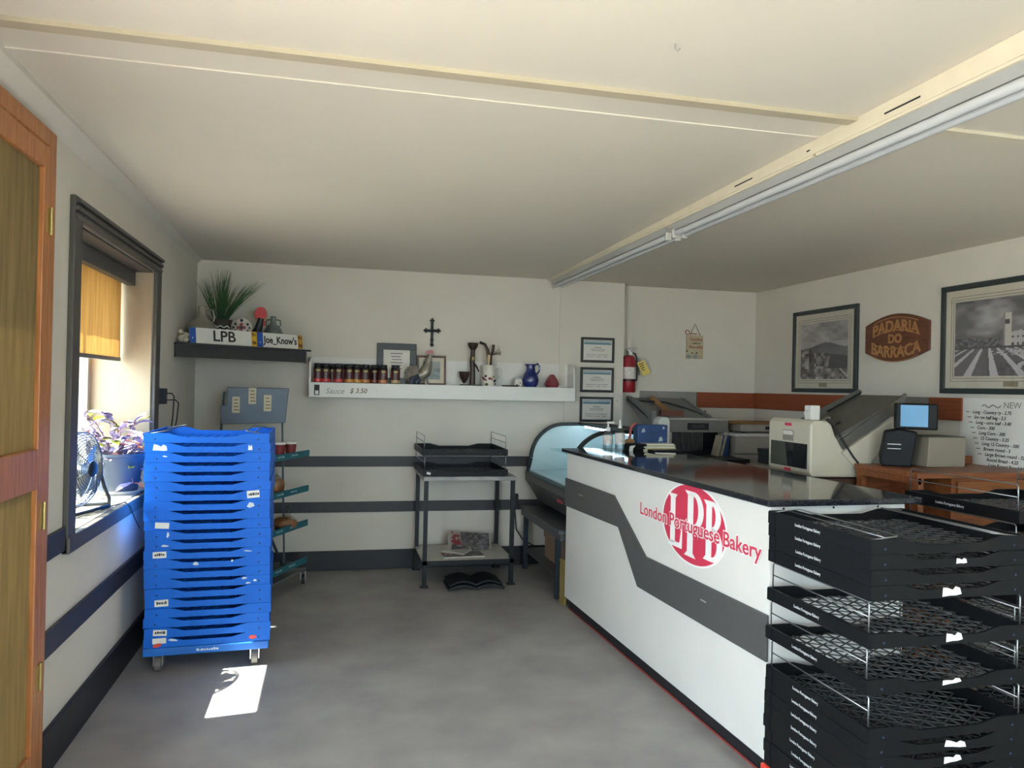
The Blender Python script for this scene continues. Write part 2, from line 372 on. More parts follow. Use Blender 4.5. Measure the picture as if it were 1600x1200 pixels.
# reveal linings
REVEAL = mat('reveal_plaster', '#a3937a', .7, var=.04, scale=7, bump=.05, bscale=40)
box('reveal', REVEAL, w, X0, LX-.002, WY1-.012, WY1, WZ0, WZ1)
box('reveal', CASING, w, X0, LX-.002, WY0, WY0+.012, WZ0, WZ1)
box('reveal', CASING, w, X0, LX-.002, WY0, WY1, WZ1-.012, WZ1)
SILLM = mat('sill_paint', '#8f8676', .45, var=.15, scale=9)
box('sill', SILLM, w, X0, LX-.002, WY0, WY1, WZ0-.02, WZ0+.008, .003)
m = MB().box(LX-.002, LX+.03, WY0-cw, WY1+cw+.02, WZ0-.062, WZ0+.006); m.obj('sill_edge', CASING, w, .006)
fx0, fx1 = -1.385, -1.335
m = MB().box(fx0, fx1, WY0, WY0+.06, WZ0, WZ1).box(fx0, fx1, WY1-.07, WY1-.01, WZ0, WZ1).box(fx0, fx1, WY0, WY1, WZ0, WZ0+.05).box(fx0, fx1, WY0, WY1, WZ1-.06, WZ1).box(fx0, fx1, 4.09, 4.13, WZ0, WZ1)
m.obj('sash', mat('sash_paint', '#8c857a', .5, var=.08), w, .003)
for (a, b) in ((WY0+.06, 4.09), (4.13, WY1-.07)): box('pane', GLASS, w, -1.363, -1.359, a, b, WZ0+.05, WZ1-.06)

# roller blind
bl = thing('roller_blind', 'tan roller blind half drawn down in the deep window', 'blind', (-1.185, 4.12, 1.6))
box('valance', CASING, bl, .03, .075, -.665, .665, .435, .52, .004)
fab = cloth('blind_fabric', '#b98748', .16, 260)
m = MB()
N = 20
for i in range(N):
    ya, yb = -.66 + 1.32*i/N, -.66 + 1.32*(i+1)/N
    d = .003*math.sin(i*1.3); e = .003*math.sin((i+1)*1.3)
    m.add([(d, ya, .015), (e, yb, .015), (e*.2, yb, .50), (d*.2, ya, .50)], [(0, 1, 2, 3)])
m.obj('fabric', fab, bl)
m = MB().cyl((0.01, -.665, .5), (0.01, .665, .5), .022, 12); m.obj('roller', WHITEP, bl)
box('bottom_bar', mat('blind_bar', '#6f675c', .5, var=.05), bl, -.008, .008, -.66, .66, -.002, .02, .003)

# ---------------------------------------------------------------- door 1 (left wall)
d = bpy.data.objects.new('door_1', None); COL.objects.link(d); struct(d, 'orange-brown wooden screen door in the white wall'); d.location = (LX, 0, 0)
j = MB().box(-.10, .018, DY1-.005, DY1+.06, 0, DZ+.06); j.box(-.10, .018, DY0-.06, DY0, 0, DZ+.06); j.box(-.10, .018, DY0, DY1, DZ, DZ+.06)
j.obj('door_frame', DOORW, d, .004)
for (a, b, z0, z1, nm) in ((DY1-.062, DY1-.008, .01, DZ-.01, 'stile'), (DY0+.008, DY0+.07, .01, DZ-.01, 'stile'), (DY0+.07, DY1-.062, DZ-.09, DZ-.01, 'rail'), (DY0+.07, DY1-.062, 1.10, 1.245, 'rail'), (DY0+.07, DY1-.062, .01, .16, 'rail')):
    box(nm, DOORW, d, -.02, .02, a, b, z0, z1, .004)
scr = cloth('door_screen', '#8f7f5e', .25, 600)
for (z0, z1) in ((.16, 1.10), (1.245, DZ-.09)):
    box('screen', scr, d, -.003, .003, DY0+.07, DY1-.062, z0, z1)
for z in (.42, 1.0, 2.06):
    hg = MB().box(.016, .024, DY1-.03, DY1+.02, z-.045, z+.045).cyl((.026, DY1-.006, z-.05), (.026, DY1-.006, z+.05), .006, 8); hg.obj('hinge', GOLD, d)

# ---------------------------------------------------------------- fluorescent lights
def fluoro(label, ya, yb, loose):
    t = thing('fluorescent_light', label, 'ceiling light', (1.86, (ya+yb)/2, CZ-.016), 0, 'strip lights along the ceiling step')
    L = (yb - ya) / 2
    m = MB().prism([(-.055, 0), (.055, 0), (.035, -.028), (-.035, -.028)], 'y', -L, L); m.obj('channel', mat('light_channel', '#a3a4a2', .35, var=.03), t)
    for sx in (-.028, .028):
        m = MB().cyl((sx, -L+.03, -.047), (sx, L-.03, -.047), .0165, 14); m.obj('tube', mat('fluorescent_tube', '#bcc0c2', .18, var=.02), t, smooth=True)
        for e in (-1, 1):
            m = MB().box(sx-.014, sx+.014, e*(L-.012)-.012, e*(L-.012)+.012, -.068, -.024); m.obj('lamp_holder', WHITEP, t, .003)
    return t
f2 = fluoro('twin-tube ceiling strip light nearer the street', .25, 3.90, False)
f1 = fluoro('twin-tube ceiling strip light ending at the pillar', 3.96, 6.24, True)
m = MB().cyl((.03, -1.16, -.02), (.03, -1.16, .05), .004, 6).box(-.005, .045, -1.18, -1.14, -.03, -.005); m.obj('hanger', WHITEP, f1)

# ================================================================== bread trays
TW, TD, TH = .62, .59, .049        # notch side, print side, height
def tray_walls():
    m = MB(); t = .008; zn = .030; w, d, h = TW/2, TD/2, TH
    prof = [(-w, 0), (w, 0), (w, h), (.31*TW, h), (.19*TW, zn), (-.19*TW, zn), (-.31*TW, h), (-w, h)]
    for sy in (-1, 1):
        m.prism(prof, 'y', sy*d, sy*(d-t))
    for sx in (-1, 1):
        x0, x1 = sorted((sx*w, sx*(w-t))); m.box(x0, x1, -d+t, d-t, 0, h)
        x0, x1 = sorted((sx*(w+.002), sx*(w-.001))); m.box(x0, x1, -d+.0, -d+.045, 0, h-.004); m.box(x0, x1, d-.045, d, 0, h-.004)
    # rim lip under the top edge and foot ledge
    for sy in (-1, 1):
        a, b = sorted((sy*(d-t), sy*(d-t-.008))); m.box(-w+t, w-t, a, b, .0, .008)
    return m.mesh('tray_walls')
def tray_grid():
    m = MB(); w, d = TW/2-.01, TD/2-.01; z0, z1 = .003, .007; a_ = .05; sl_ = .62
    for i in range(-5, 6): m.box(i*a_-.0022, i*a_+.0022, -d, d, z0, z1)
    def clip(x0, y0, dx, dy):
        t0, t1 = -9., 9.
        for (p, q, lo, hi) in ((x0, dx, -w, w), (y0, dy, -d, d)):
            a, b = (lo-p)/q, (hi-p)/q
            if a > b: a, b = b, a
            t0, t1 = max(t0, a), min(t1, b)
        return (t0, t1) if t1 - t0 > .02 else None
    for s in (-1, 1):
        for k in range(-14, 15):
            c = k*2*sl_*a_; r = clip(0, c, 1., s*sl_)
            if r: m.bar((r[0], c+s*sl_*r[0], (z0+z1)/2), (r[1], c+s*sl_*r[1], (z0+z1)/2), .0038, .004)
    return m.mesh('lattice_base')
def bail_mesh():                   # wire gate hinged along one print side, standing up
    m = MB(); d = TD/2-.018; H = .108; r = .0028
    m.tube([(0, -d, 0), (0, -d, H-.008), (0, -d+.008, H), (0, d-.008, H), (0, d, H-.008), (0, d, 0)], r, 6)
    m.tube([(0, -d, H*.55), (0, d, H*.55)], r*.9, 6)
    return m.mesh('wire_bail', True)
ME_WALL, ME_GRID, ME_BAIL = tray_walls(), tray_grid(), bail_mesh()
STICK = mat('sticker', '#e6e4dd', .6, var=.06, scale=30)
STICKR = mat('red_sticker', '#d9483c', .5, var=.1, scale=30)
def mesh_with(me, m):
    c = me.copy(); c.materials.clear(); c.materials.append(m); return c
TM = {}
for nm, mt in (('blue', BLUEP), ('black', BLACKP)): TM[nm] = (mesh_with(ME_WALL, mt), mesh_with(ME_GRID, LATT if nm == 'black' else mt))
ME_BAIL.materials.append(WIRE)
SCRIB = mat('scribble_ink', '#2b2a33', .6)
SCUFF = mat('scuff', '#d6dde4', .7, var=.3, scale=60)
TSC = .98
def tray(kind, label, loc, rz=0., up=False, group=None, sx=1., stickers=(), printed=None, foldz=.036, fold=91., us=1.):
    t = thing('bread_tray', label, 'bread tray', loc, rz, group); t.scale = (sx*us, us, us)
    o = link('tray_walls', TM[kind][0], None, t); g = link('lattice_base', TM[kind][1], None, t)
    for s in (-1, 1):
        b = link('wire_bail', ME_BAIL, None, t)
        if up: b.location = (s*(TW/2-.012), 0, .040)
        else: b.location = (s*(TW/2-.014), 0, foldz); b.rotation_euler = (0, -s*math.radians(fold), 0)
    for st in stickers:              # (u, w, h, tilt, kind) on the notch side
        u, z, ww, hh, tilt, k = st
        if k == 'r':
            mm = MB().cyl((0, 0, 0), (0, -.0012, 0), .5, 18); so = mm.obj('sticker', STICKR, t, label='small oval red sticker'); so.scale = (ww, 1, hh)
        elif k == 't':
            pts = [(-.5, -.5), (-.1, -.45), (.2, -.5), (.5, -.4), (.42, .3), (.2, .5), (.05, .15), (-.2, .4), (-.45, .5)]
            so = MB().prism(pts, 'y', 0, -.0012).obj('sticker', STICK, t, label='torn white paper sticker'); so.scale = (ww, 1, hh)
        elif k == 's':
            so = MB().prism([(-.5, -.3), (-.1, -.5), (.5, -.1), (.3, .4), (-.2, .5)], 'y', 0, -.0008).obj('scuff', SCUFF, t); so.scale = (ww, 1, hh)
        else:
            so = MB().box(-.5, .5, -.0012, 0, -.5, .5).obj('sticker', STICK, t, label='white paper sticker'); so.scale = (ww, 1, hh)
            if k == 'w':
                sc = MB(); rr = random.Random(int(u*1000)+7)
                x = -.36
                while x < .34:
                    wd = rr.uniform(.06, .16); sc.box(x, x+wd, -.0016, -.0011, -.12+rr.uniform(-.08, .0), .16+rr.uniform(-.05, .12)); x += wd + .03
                sc.obj('handwriting', SCRIB, so)
        so.location = (u, -TD/2-.0004, z); so.rotation_euler = (0, tilt, 0)
    if printed:
        text('London Portuguese Bakery', .0165, printed, t, FACE_X((-TW/2-.0016, .04, .024)), 'printed_name', ext=.0004, sx=.84)
    for s in (-1, 1):
        rv = link('rivet', ME_RIV, None, t); rv.location = (s*.255, -TD/2, .018)
    return t
ME_RIV = MB().cyl((0, .002, 0), (0, -.0015, 0), .0045, 8).mesh('rivet'); ME_RIV.materials.append(mat('rivet_dark', '#23344c', .5))
ORD = ['topmost', 'second', 'third', 'fourth', 'fifth', 'sixth', 'seventh', 'eighth', 'ninth', 'tenth', 'eleventh', 'twelfth', 'thirteenth', 'fourteenth', 'fifteenth', 'sixteenth', 'seventeenth', 'eighteenth', 'nineteenth', 'twentieth', 'twenty-first', 'lowest']
# blue stack on a dolly
BS = (-.612, 4.50)
stick = {1: [(-.235, .025, .07, .032, .05, 't'), (.21, .026, .022, .028, 0, 't')], 2: [(-.215, .03, .026, .008, .2, 's')],
         6: [(.225, .030, .064, .038, -.09, 'w')], 7: [(.215, .022, .04, .03, .1, 's')], 9: [(-.225, .024, .068, .03, .05, 'p')],
         10: [(-.20, .026, .014, .03, 0, 's')], 11: [(-.215, .020, .04, .01, .1, 's')], 12: [(-.235, .024, .066, .032, -.03, 'w'), (.20, .03, .05, .006, .1, 's')],
         13: [(-.06, .022, .03, .02, .3, 's'), (.12, .03, .012, .012, .3, 's')], 15: [(.18, .036, .03, .012, 0, 's'), (.235, .022, .02, .012, .3, 's'), (.20, .010, .028, .008, 0, 's')],
         17: [(-.232, .026, .066, .034, -.03, 'w')], 20: [(-.236, .026, .066, .030, .04, 'w')], 21: [(-.236, .034, .066, .028, -.02, 'p'), (-.17, .034, .05, .012, .2, 's')]}
extra = {1: ' with a torn white sticker at each end', 6: ' with a tilted white sticker', 9: ' with a blank white sticker', 12: ' with a handwritten white sticker', 17: ' with a handwritten sticker', 20: ' with a handwritten label', 21: ' with a blank label'}
NB = 22; ZB = .132; PIT = .0497
for i in range(NB):
    k = NB - 1 - i                      # index from the top
    rj = random.Random(100+i)
    lab = f'blue plastic bread tray, {ORD[k]} from the top of the blue stack' if k else 'blue plastic bread tray on top of the tall blue stack'
    if k == NB-1: lab = 'blue plastic bread tray at the bottom of the stack, on the dolly'
    if k in extra and k not in (0, NB-1): lab = f'blue plastic bread tray{extra[k]}, {ORD[k]} from the top'
    st = list(stick.get(k, []))
    if k == NB-1: st += [(-.245, .012, .045, .02, -.25, 'r'), (.225, .022, .04, .02, 0, 'r')]
    tray('blue', lab, (BS[0] - .012*(k/NB-.5)*-1 + rj.uniform(-.0035, .0035), BS[1] + rj.uniform(-.004, .004), ZB + PIT*i), math.radians(3.4 - 2.4*i/NB) + rj.uniform(-.006, .006), False, 'blue bread trays in the tall stack', TSC, st, None, .044 if k == 0 else .036, 80. if k == 0 else 91.)
dl = thing('tray_dolly', 'blue wheeled dolly carrying the tall blue tray stack', 'dolly', (BS[0], BS[1], 0), math.radians(3.4))
m = MB().box(-.305, .305, -.30, .30, .088, .13); m.obj('deck', BLUED, dl, .006)
fp = MB(); rr = random.Random(2); x = -.05
while x < .05:
    wd = rr.uniform(.004, .012); fp.box(x, x+wd, -.3008, -.3002, .103, .103+rr.uniform(.007, .013)); x += wd + .003
o = fp.obj('faded_print', mat('faded_print', '#c9d6e6', .6), dl); o['kind'] = 'stuff'
for (x, y) in ((-.235, -.235), (.235, -.235), (-.235, .235), (.235, .235)):
    c = MB().cyl((x-.016, y-.02, .04), (x+.016, y-.02, .04), .039, 20); c = c.obj('caster_wheel', mat('caster_wheel', '#6d6a66', .4, var=.1), dl, .004)
    MB().box(x-.024, x-.018, y-.035, y+.02, .03, .09).box(x+.018, x+.024, y-.035, y+.02, .03, .09).box(x-.03, x+.03, y-.03, y+.03, .078, .09).obj('fork', STEEL, c)

# black stack beside the counter
PRN = mat('grey_print', '#c4c6c8', .6)
BKS = .95; BKX, BKY = 1.622 + TW*BKS/2, 2.575 - TD*BKS/2
zs = [.075 + .95*z for z in [.032 + .049*i for i in range(8)] + [.529, .681] + [.834 + .0495*i for i in range(4)]]
names = ['at the bottom of the front black stack, on the red dolly', 'second from the bottom of the front black stack', 'third from the bottom of the front black stack', 'fourth from the bottom of the front black stack', 'fifth from the bottom of the front black stack', 'sixth from the bottom of the front black stack', 'seventh from the bottom of the front black stack',
         'topping the lower pile, its wire gates raised', 'lower of the two propped singly on wire gates', 'upper of the two propped singly on wire gates', 'lowest of the four piled by the counter top', 'third down of the four piled by the counter top', 'second down of the four piled by the counter top', 'on top of the front black stack, gates folded in']
bst = {4: [(.02, .024, .08, .02, .1, 't')], 5: [(.02, .022, .07, .022, -.1, 't')], 6: [(.03, .022, .085, .022, .1, 't')], 8: [(.015, .026, .075, .016, -.1, 't')], 9: [(.015, .024, .065, .028, -.06, 't')], 10: [(.0, .022, .075, .030, -.05, 't')], 12: [(.04, .022, .042, .018, 0, 't')]}
for i, z in enumerate(zs):
    rj = random.Random(300+i)
    tray('black', 'black bread tray ' + names[i], (BKX + rj.uniform(-.003, .003), BKY + rj.uniform(-.004, .004), z), rj.uniform(-.006, .006), i in (7, 8, 9), 'black bread trays in the front stack', 1., bst.get(i, ()), PRN, .044 if i == 13 else .036, 84. if i == 13 else 91., BKS)
rd = thing('red_dolly', 'red plastic dolly under the front black tray stack', 'dolly', (BKX-.01, BKY+.005, 0))
REDP = mat('red_plastic', '#e0402e', .45, var=.06)
m = MB().box(-.295, .295, -.285, .285, .035, .103); m.obj('deck', REDP, rd, .006)
for (x, y) in ((-.24, -.23), (.24, -.23), (-.24, .23), (.24, .23)): MB().cyl((x-.012, y, .022), (x+.012, y, .022), .022, 14).obj('caster_wheel', RUBBER, rd)
# stack behind it
for i in range(7):
    rj = random.Random(500+i)
    labs = ['at the bottom of the rear black stack', 'second from the bottom of the rear black stack', 'third from the bottom of the rear black stack', 'fourth from the bottom of the rear black stack', 'third from the top of the rear black stack', 'second from the top of the rear black stack', 'on top of the rear black stack, gates raised before the desk']
    tray('black', 'black bread tray ' + labs[i], (2.56 + TW/2, 2.965 - TD/2, .0 + .1535*i + (.102 if i == 6 else .0) - (.102 if i == 6 else 0) + .1), .01*rj.uniform(-1, 1), True, 'black bread trays in the rear stack', 1., (), PRN)
m = MB().box(-.3, .3, -.28, .28, .03, .098); rd2 = thing('black_dolly', 'black dolly under the rear black tray stack', 'dolly', (2.56+TW/2, 2.965-TD/2, 0)); m.obj('deck', BLACKP, rd2, .005)
for (x, y) in ((-.24, -.23), (.24, -.23), (-.24, .23), (.24, .23)): MB().cyl((x-.012, y, .022), (x+.012, y, .022), .022, 14).obj('caster_wheel', RUBBER, rd2)

# ---------------------------------------------------------------- service counter
ct = thing('service_counter', 'white counter with grey zigzag band, red bakery logo and black stone top', 'counter', (1.666, 2.635, .075), math.radians(90+1.9)); ct.scale = (.95, .95, .95)
# local frame: x runs along the front away from the street, y towards the customers
CL = 2.48; CH = 1.039; CDp = .66
m = MB().box(0, CL, -CDp, 0, 0, CH); m.obj('body', CWHITE, ct, .003)
m = MB().box(.02, CL-.02, -CDp+.03, -.025, -.0785, 0); m.obj('plinth', BASEM, ct)
MB().box(.03, CL-.05, -.024, -.018, -.078, -.070).obj('red_tape', mat('red_tape', '#8c3a34', .6), ct)
# slab, with the ends oversailing
m = MB().box(-.035, CL+.035, -CDp-.06, .035, CH, CH+.0275); m.obj('stone_top', GRANITE, ct, .006)
# zigzag band (local x measured from the near end)
band = [(-.004, .595), (1.14, .583), (1.60, .855), (CL+.004, .855), (CL+.004, .655), (1.52, .675), (1.235, .392), (-.004, .405)]
m = MB().prism(band, 'y', .0, .012); m.obj('zigzag_band', CGREY, ct, .002)
for (u, v, l_) in ((2.16, .775, .07), (.50, .515, .05)):
    MB().box(u-l_/2, u+l_/2, .0121, .0128, v-.0025, v+.0025).obj('scratch', mat('bare_scratch', '#b9b7b2', .6), ct)
# logo panel
LC, LZ, LRX, LRZ = .640, .848, .308, .191
el = [(LC + LRX*math.cos(2*PI*i/56), LZ + LRZ*math.sin(2*PI*i/56)) for i in range(56)]
el2 = [(LC + (LRX+.014)*math.cos(2*PI*i/56), LZ + (LRZ+.009)*math.sin(2*PI*i/56)) for i in range(56)]
MB().prism(el2, 'y', 0, .0012).obj('logo_border', LOGOWHITE, ct)
lg = MB().prism(el, 'y', 0, .002).obj('logo_disc', LOGORED, ct)
def glyph(draw, nm):
    m = MB(); draw(m); return m.obj(nm, LOGOWHITE, lg)
# letters drawn in logo units: a to the reader's right, v upward; local x runs to the reader's left
def R_(m, a0, a1, v0, v1): m.box(LC-a1, LC-a0, .0018, .0032, LZ+v0, LZ+v1)
def Q_(m, pts): m.prism([(LC-a, LZ+v) for (a, v) in pts], 'y', .0018, .0032)
def bowl(m, a0, va, vb, w, th):
    c, r = (va+vb)/2, (vb-va)/2; n = 14; out = [(a0 + w*math.sin(PI*i/n), c + r*math.cos(PI*i/n)) for i in range(n+1)]; inn = [(a0 + (w-th)*math.sin(PI*i/n), c + (r-.022)*math.cos(PI*i/n)) for i in range(n+1)]
    for i in range(n): Q_(m, [out[i], out[i+1], inn[i+1], inn[i]])
def L_(m):
    Q_(m, [(-.225, .105), (-.225, -.125), (-.175, -.125), (-.175, .105)]); Q_(m, [(-.25, .125), (-.225, .105), (-.175, .105), (-.155, .125)])
    Q_(m, [(-.25, -.14), (-.225, -.115), (-.125, -.115), (-.105, -.035), (-.098, -.04), (-.1, -.14)])
def P_(m):
    Q_(m, [(-.045, .145), (-.045, -.14), (.01, -.14), (.01, .145)]); Q_(m, [(-.075, .16), (-.045, .14), (.02, .138), (.02, .16)]); Q_(m, [(-.075, -.16), (-.045, -.138), (.01, -.138), (.04, -.16)])
    bowl(m, .015, -.02, .16, .095, .05)
def B_(m):
    Q_(m, [(.135, .12), (.135, -.12), (.185, -.12), (.185, .12)]); Q_(m, [(.11, .14), (.135, .118), (.195, .118), (.195, .14)]); Q_(m, [(.11, -.14), (.135, -.118), (.195, -.118), (.195, -.14)])
    bowl(m, .19, .0, .14, .075, .045); bowl(m, .19, -.14, .018, .092, .048)
for f_, nm in ((L_, 'letter_l'), (P_, 'letter_p'), (B_, 'letter_b')): glyph(f_, nm)
for (word, u0, u1) in (('London', 1.228, .906), ('Portuguese', .874, .383), ('Bakery', .352, .055)):
    me = text_mesh(word, .095); xs = [v.co.x for v in me.vertices]; k = (u0 - u1) / (max(xs) - min(xs)); u = (u0 + u1)/2
    ol = text(word, .095, LOGOWHITE, ct, frame_mtx((u, .0034, .806), (-1, 0, 0), (0, 0, 1)), 'lettering_outline', ext=.0004, sx=k*.99, bold=.0055, base=True)
    text(word, .095, LOGORED, ct, frame_mtx((u, .0046, .806), (-1, 0, 0), (0, 0, 1)), 'lettering', ext=.0004, sx=k*.99, bold=.0012, base=True)
for x in (-.06, -.30, -.52):
    MB().cyl((-.002, x, CH-.012), (.004, x, CH-.012), .005, 8).obj('screw', INK, ct)

# ================================================================== on the window sill
SZ = WZ0 + .008
fan = thing('desk_fan', 'round wire-caged metal fan on the sunny window sill', 'fan', (-1.13, 3.93, SZ), math.radians(-14))
# local: x is the fan's axis into the room
FC = .205; FR = .17
CH_ = mat('fan_chrome', '#8f9496', .25, metal=.9, var=.05)
for sd in (1, -1):
    m = MB()
    rings = 13
    for i in range(rings):
        r = .035 + (FR-.035)*i/(rings-1); x = sd*(.058 - .05*(r/FR)**2.2)
        m.tube([(x, r*math.cos(2*PI*k/40), FC + r*math.sin(2*PI*k/40)) for k in range(40)], .0018 if i < rings-1 else .004, 5, True)
    for k in range(6):
        a = 2*PI*k/6 + .3; m.tube([(sd*(.060 - .05*(r/FR)**2.2), r*math.cos(a), FC + r*math.sin(a)) for r in [.03+.14*q/7 for q in range(8)]], .0022, 5)
    m.obj('cage', CH_, fan, smooth=True)
m = MB().lathe([(.0, .0), (.036, .0), (.038, .006), (.02, .012), (0, .012)], (0, 0, 0), 20); o = m.obj('badge', mat('fan_badge', '#1c2026', .4), fan, smooth=True); o.rotation_euler = (0, PI/2, 0); o.location = (.054, 0, FC)
m = MB().cyl((-.09, 0, FC), (-.01, 0, FC), .045, 18, .038); m.obj('motor', BLACKW, fan, .004)
m = MB().cyl((-.012, 0, FC), (.02, 0, FC), .03, 14)
for k in range(4):
    a = PI/2*k + .5
    vs = []
    for i in range(6):
        r = .028 + .115*i/5; wd = .03 + .032*math.sin(PI*min(1, i/4.2)*.55)
        for s_ in (-1, 1):
            b = a + s_*wd/r*.8 if r > .05 else a + s_*.55
            vs.append((.004 + s_*.014, r*math.cos(b), FC + r*math.sin(b)))
    m.add(vs, [(2*i, 2*i+1, 2*i+3, 2*i+2) for i in range(5)])
m.obj('blades', STEEL, fan)
m = MB()
m.tube([(.03, -.155, .10), (.05, -.165, .045), (.055, -.155, .012), (.055, 0, .01), (.055, .155, .012), (.05, .165, .045), (.03, .155, .10), (.0, .178, FC-.05), (0, .178, FC)], .0085, 8)
m.tube([(.03, -.155, .10), (0, -.178, FC-.05), (0, -.178, FC)], .0085, 8)
m.tube([(.05, .16, .02), (-.07, .15, .012), (-.08, 0, .01), (-.07, -.15, .012), (.05, -.16, .02)], .0085, 8)
m.obj('stand', BLACKW, fan, smooth=True)
cord = MB().tube([(-1.05, 3.98, SZ+.004), (-1.03, 4.12, SZ+.004), (-1.0, 4.2, SZ+.006), (-.985, 4.24, SZ-.02), (-.983, 4.32, .78), (-.985, 4.45, .70)], .003, 6).obj('fan_cord', RUBBER)
tag(cord, 'thin black cord trailing over the window sill edge', 'cord')

pl = thing('potted_plant', 'purple and silver striped trailing plant in a ribbed dark pot on the sill', 'plant', (-1.135, 4.60, SZ))
POT = mat('pot_dark', '#3c4450', .5, var=.08, scale=5)
prof = [(0, .012), (.095, .012)]
for i in range(17): prof.append((.10 + .035*i/16 + (.0025 if i % 2 else 0), .012 + .19*i/16))
prof += [(.142, .205), (.142, .222), (.128, .222), (.122, .195), (0, .19)]
MB().lathe(prof, (0, 0, 0), 28).obj('pot', POT, pl, smooth=True)
MB().lathe([(0, 0), (.12, 0), (.135, .018), (.13, .02), (.11, .008), (0, .008)], (0, 0, 0), 28).obj('saucer', mat('saucer', '#b9b2a4', .5), pl, smooth=True)
MB().lathe([(0, .185), (.121, .185), (.1, .2), (0, .205)], (0, 0, 0), 18).obj('soil', mat('soil', '#3a2c22', .9, var=.3, scale=40), pl)
LEAFP = mat('leaf_purple', '#6f5a86', .4, var=.35, scale=30, col2='#a79bb6'); LEAFG = mat('leaf_green', '#a9b23a', .45, var=.25, scale=20); LEAFR = mat('leaf_rust', '#a0584a', .5, var=.25, scale=20); STEM = mat('stem', '#6d4f63', .5)
def leaf_mesh(mt):
    m = MB(); L = .085; n = 6; vs = []
    for i in range(n+1):
        t = i/n; w = .017*math.sin(PI*min(1, t*1.02+.02))**.8; z = .018*math.sin(PI*t*.8)
        vs += [(L*t, -w, z+.006), (L*t, 0, z), (L*t, w, z+.006)]
    fs = []
    for i in range(n): fs += [(3*i, 3*i+1, 3*i+4, 3*i+3), (3*i+1, 3*i+2, 3*i+5, 3*i+4)]
    m.add(vs, fs); me = m.mesh('leaf', True); me.materials.append(mt); return me
LM = [leaf_mesh(LEAFP), leaf_mesh(LEAFG), leaf_mesh(LEAFR)]
rr = random.Random(5)
stems = MB(); leaves = []
for k in range(22):
    a = 2*PI*k/22 + rr.uniform(-.15, .15); spread = rr.uniform(.05, .17); top = rr.uniform(.06, .26)
    if k % 5 == 0: top = -.02; spread = .16
    if math.cos(a) > .5: spread = min(spread, .09)
    pts = []
    for i in range(6):
        t = i/5; pts.append(Vector((math.cos(a)*(.03+spread*t), math.sin(a)*(.03+spread*t), .2 + top*math.sin(PI*.5*t*1.05) - (.12*t*t if top < 0 else 0) + (.05*math.sin(PI*t) if top < 0 else 0))))
    stems.tube(pts, .0028, 5)
    for i in range(1, 6):
        for s_ in ((1,) if i % 2 else (-1,)) + ((1,) if i == 5 else ()):
            leaves.append((pts[i], a + s_*rr.uniform(.4, 1.1) + (0 if i < 5 else -.5), rr.uniform(-.6, .5), rr.uniform(.8, 1.25)))
stems.obj('stems', STEM, pl, smooth=True)
for (p, az, pit, sc) in leaves:
    tip = p + Vector((math.cos(az)*math.cos(pit), math.sin(az)*math.cos(pit), -math.sin(pit)*-1)) * .085*sc
    if tip.y > .18 or tip.x < -.2: az += PI*.6
    tip = p + Vector((math.cos(az), math.sin(az), 0)) * .085*sc
    if tip.x > .175: az = PI - az
    c = rr.random(); me = LM[0 if c < .78 else (1 if c < .9 else 2)]
    o = link('leaf', me, None, pl); o.location = p; o.rotation_euler = (rr.uniform(-.4, .4), -pit, az); o.scale = (sc,)*3

# wall outlet with adaptor and cords
ou = thing('wall_outlet', 'grey wall outlet with plugged-in adaptor beside the window', 'outlet', (LX, 4.985, 1.395))
box('plate', mat('outlet_plate', '#b3b0a8', .5), ou, 0, .008, -.04, .04, -.06, .06, .003)
box('adaptor', RUBBER, ou, .008, .05, -.028, .03, -.045, .05, .004)
MB().tube([(.045, .02, .02), (.075, .03, .02), (.085, .045, 0), (.08, .05, -.12), (.04, .04, -.5), (.03, .03, -1.0)], .004, 6).obj('cord', RUBBER, ou, smooth=True)
MB().tube([(.045, .0, -.02), (.09, .06, -.02), (.10, .11, -.04), (.09, .12, -.14), (.04, .1, -.5), (.03, .1, -1.0)], .004, 6).obj('cord', RUBBER, ou, smooth=True)

# ================================================================== display rack behind the blue trays
rk = thing('display_rack', 'dark wheeled display rack with turquoise shelf strips in the corner', 'display rack')
RM = mat('rack_paint', '#3a424a', .5, metal=.2, var=.08); TEAL = mat('teal_strip', '#1c6572', .5, var=.06)
poly = [(-.145, 5.86), (-.40, 5.34), (-.78, 5.34), (-.93, 5.86)]
for z in (.955, .695, .44, .165):
    m = MB().prism(poly, 'z', z, z+.006); sh = m.obj('shelf', RM, rk)
    for (a, b) in ((0, 1), (1, 2), (2, 3)):
        A, B_2 = Vector((*poly[a], z)), Vector((*poly[b], z)); d_ = (B_2-A).normalized(); nrm = Vector((d_.y, -d_.x, 0))
        m = MB().bar(A + Vector((0, 0, .022)), B_2 + Vector((0, 0, .022)), .004, .046); st = m.obj('price_strip', TEAL, sh)
    A, B_2 = Vector((*poly[0], z)), Vector((*poly[1], z)); d_ = (A-B_2).normalized()
    nrm = Vector((d_.y, -d_.x, 0))
    fp = MB(); rr = random.Random(4)
    for q in (.3, .62):
        for k in range(8):
            c_ = A*q + B_2*(1-q) + d_*(-.04+.011*k) + Vector((0, 0, .024)) + nrm*.0028; fp.bar(c_ - d_*.0035, c_ + d_*.0035, .0008, rr.uniform(.008, .014))
    o = fp.obj('faded_print', mat('strip_print', '#9fc0c4', .6), st); o['kind'] = 'stuff'
m = MB().prism([(-.15, 5.92), (-.41, 5.36), (-.77, 5.36), (-.92, 5.92)], 'z', .095, .11); m.obj('base', GREYP, rk)
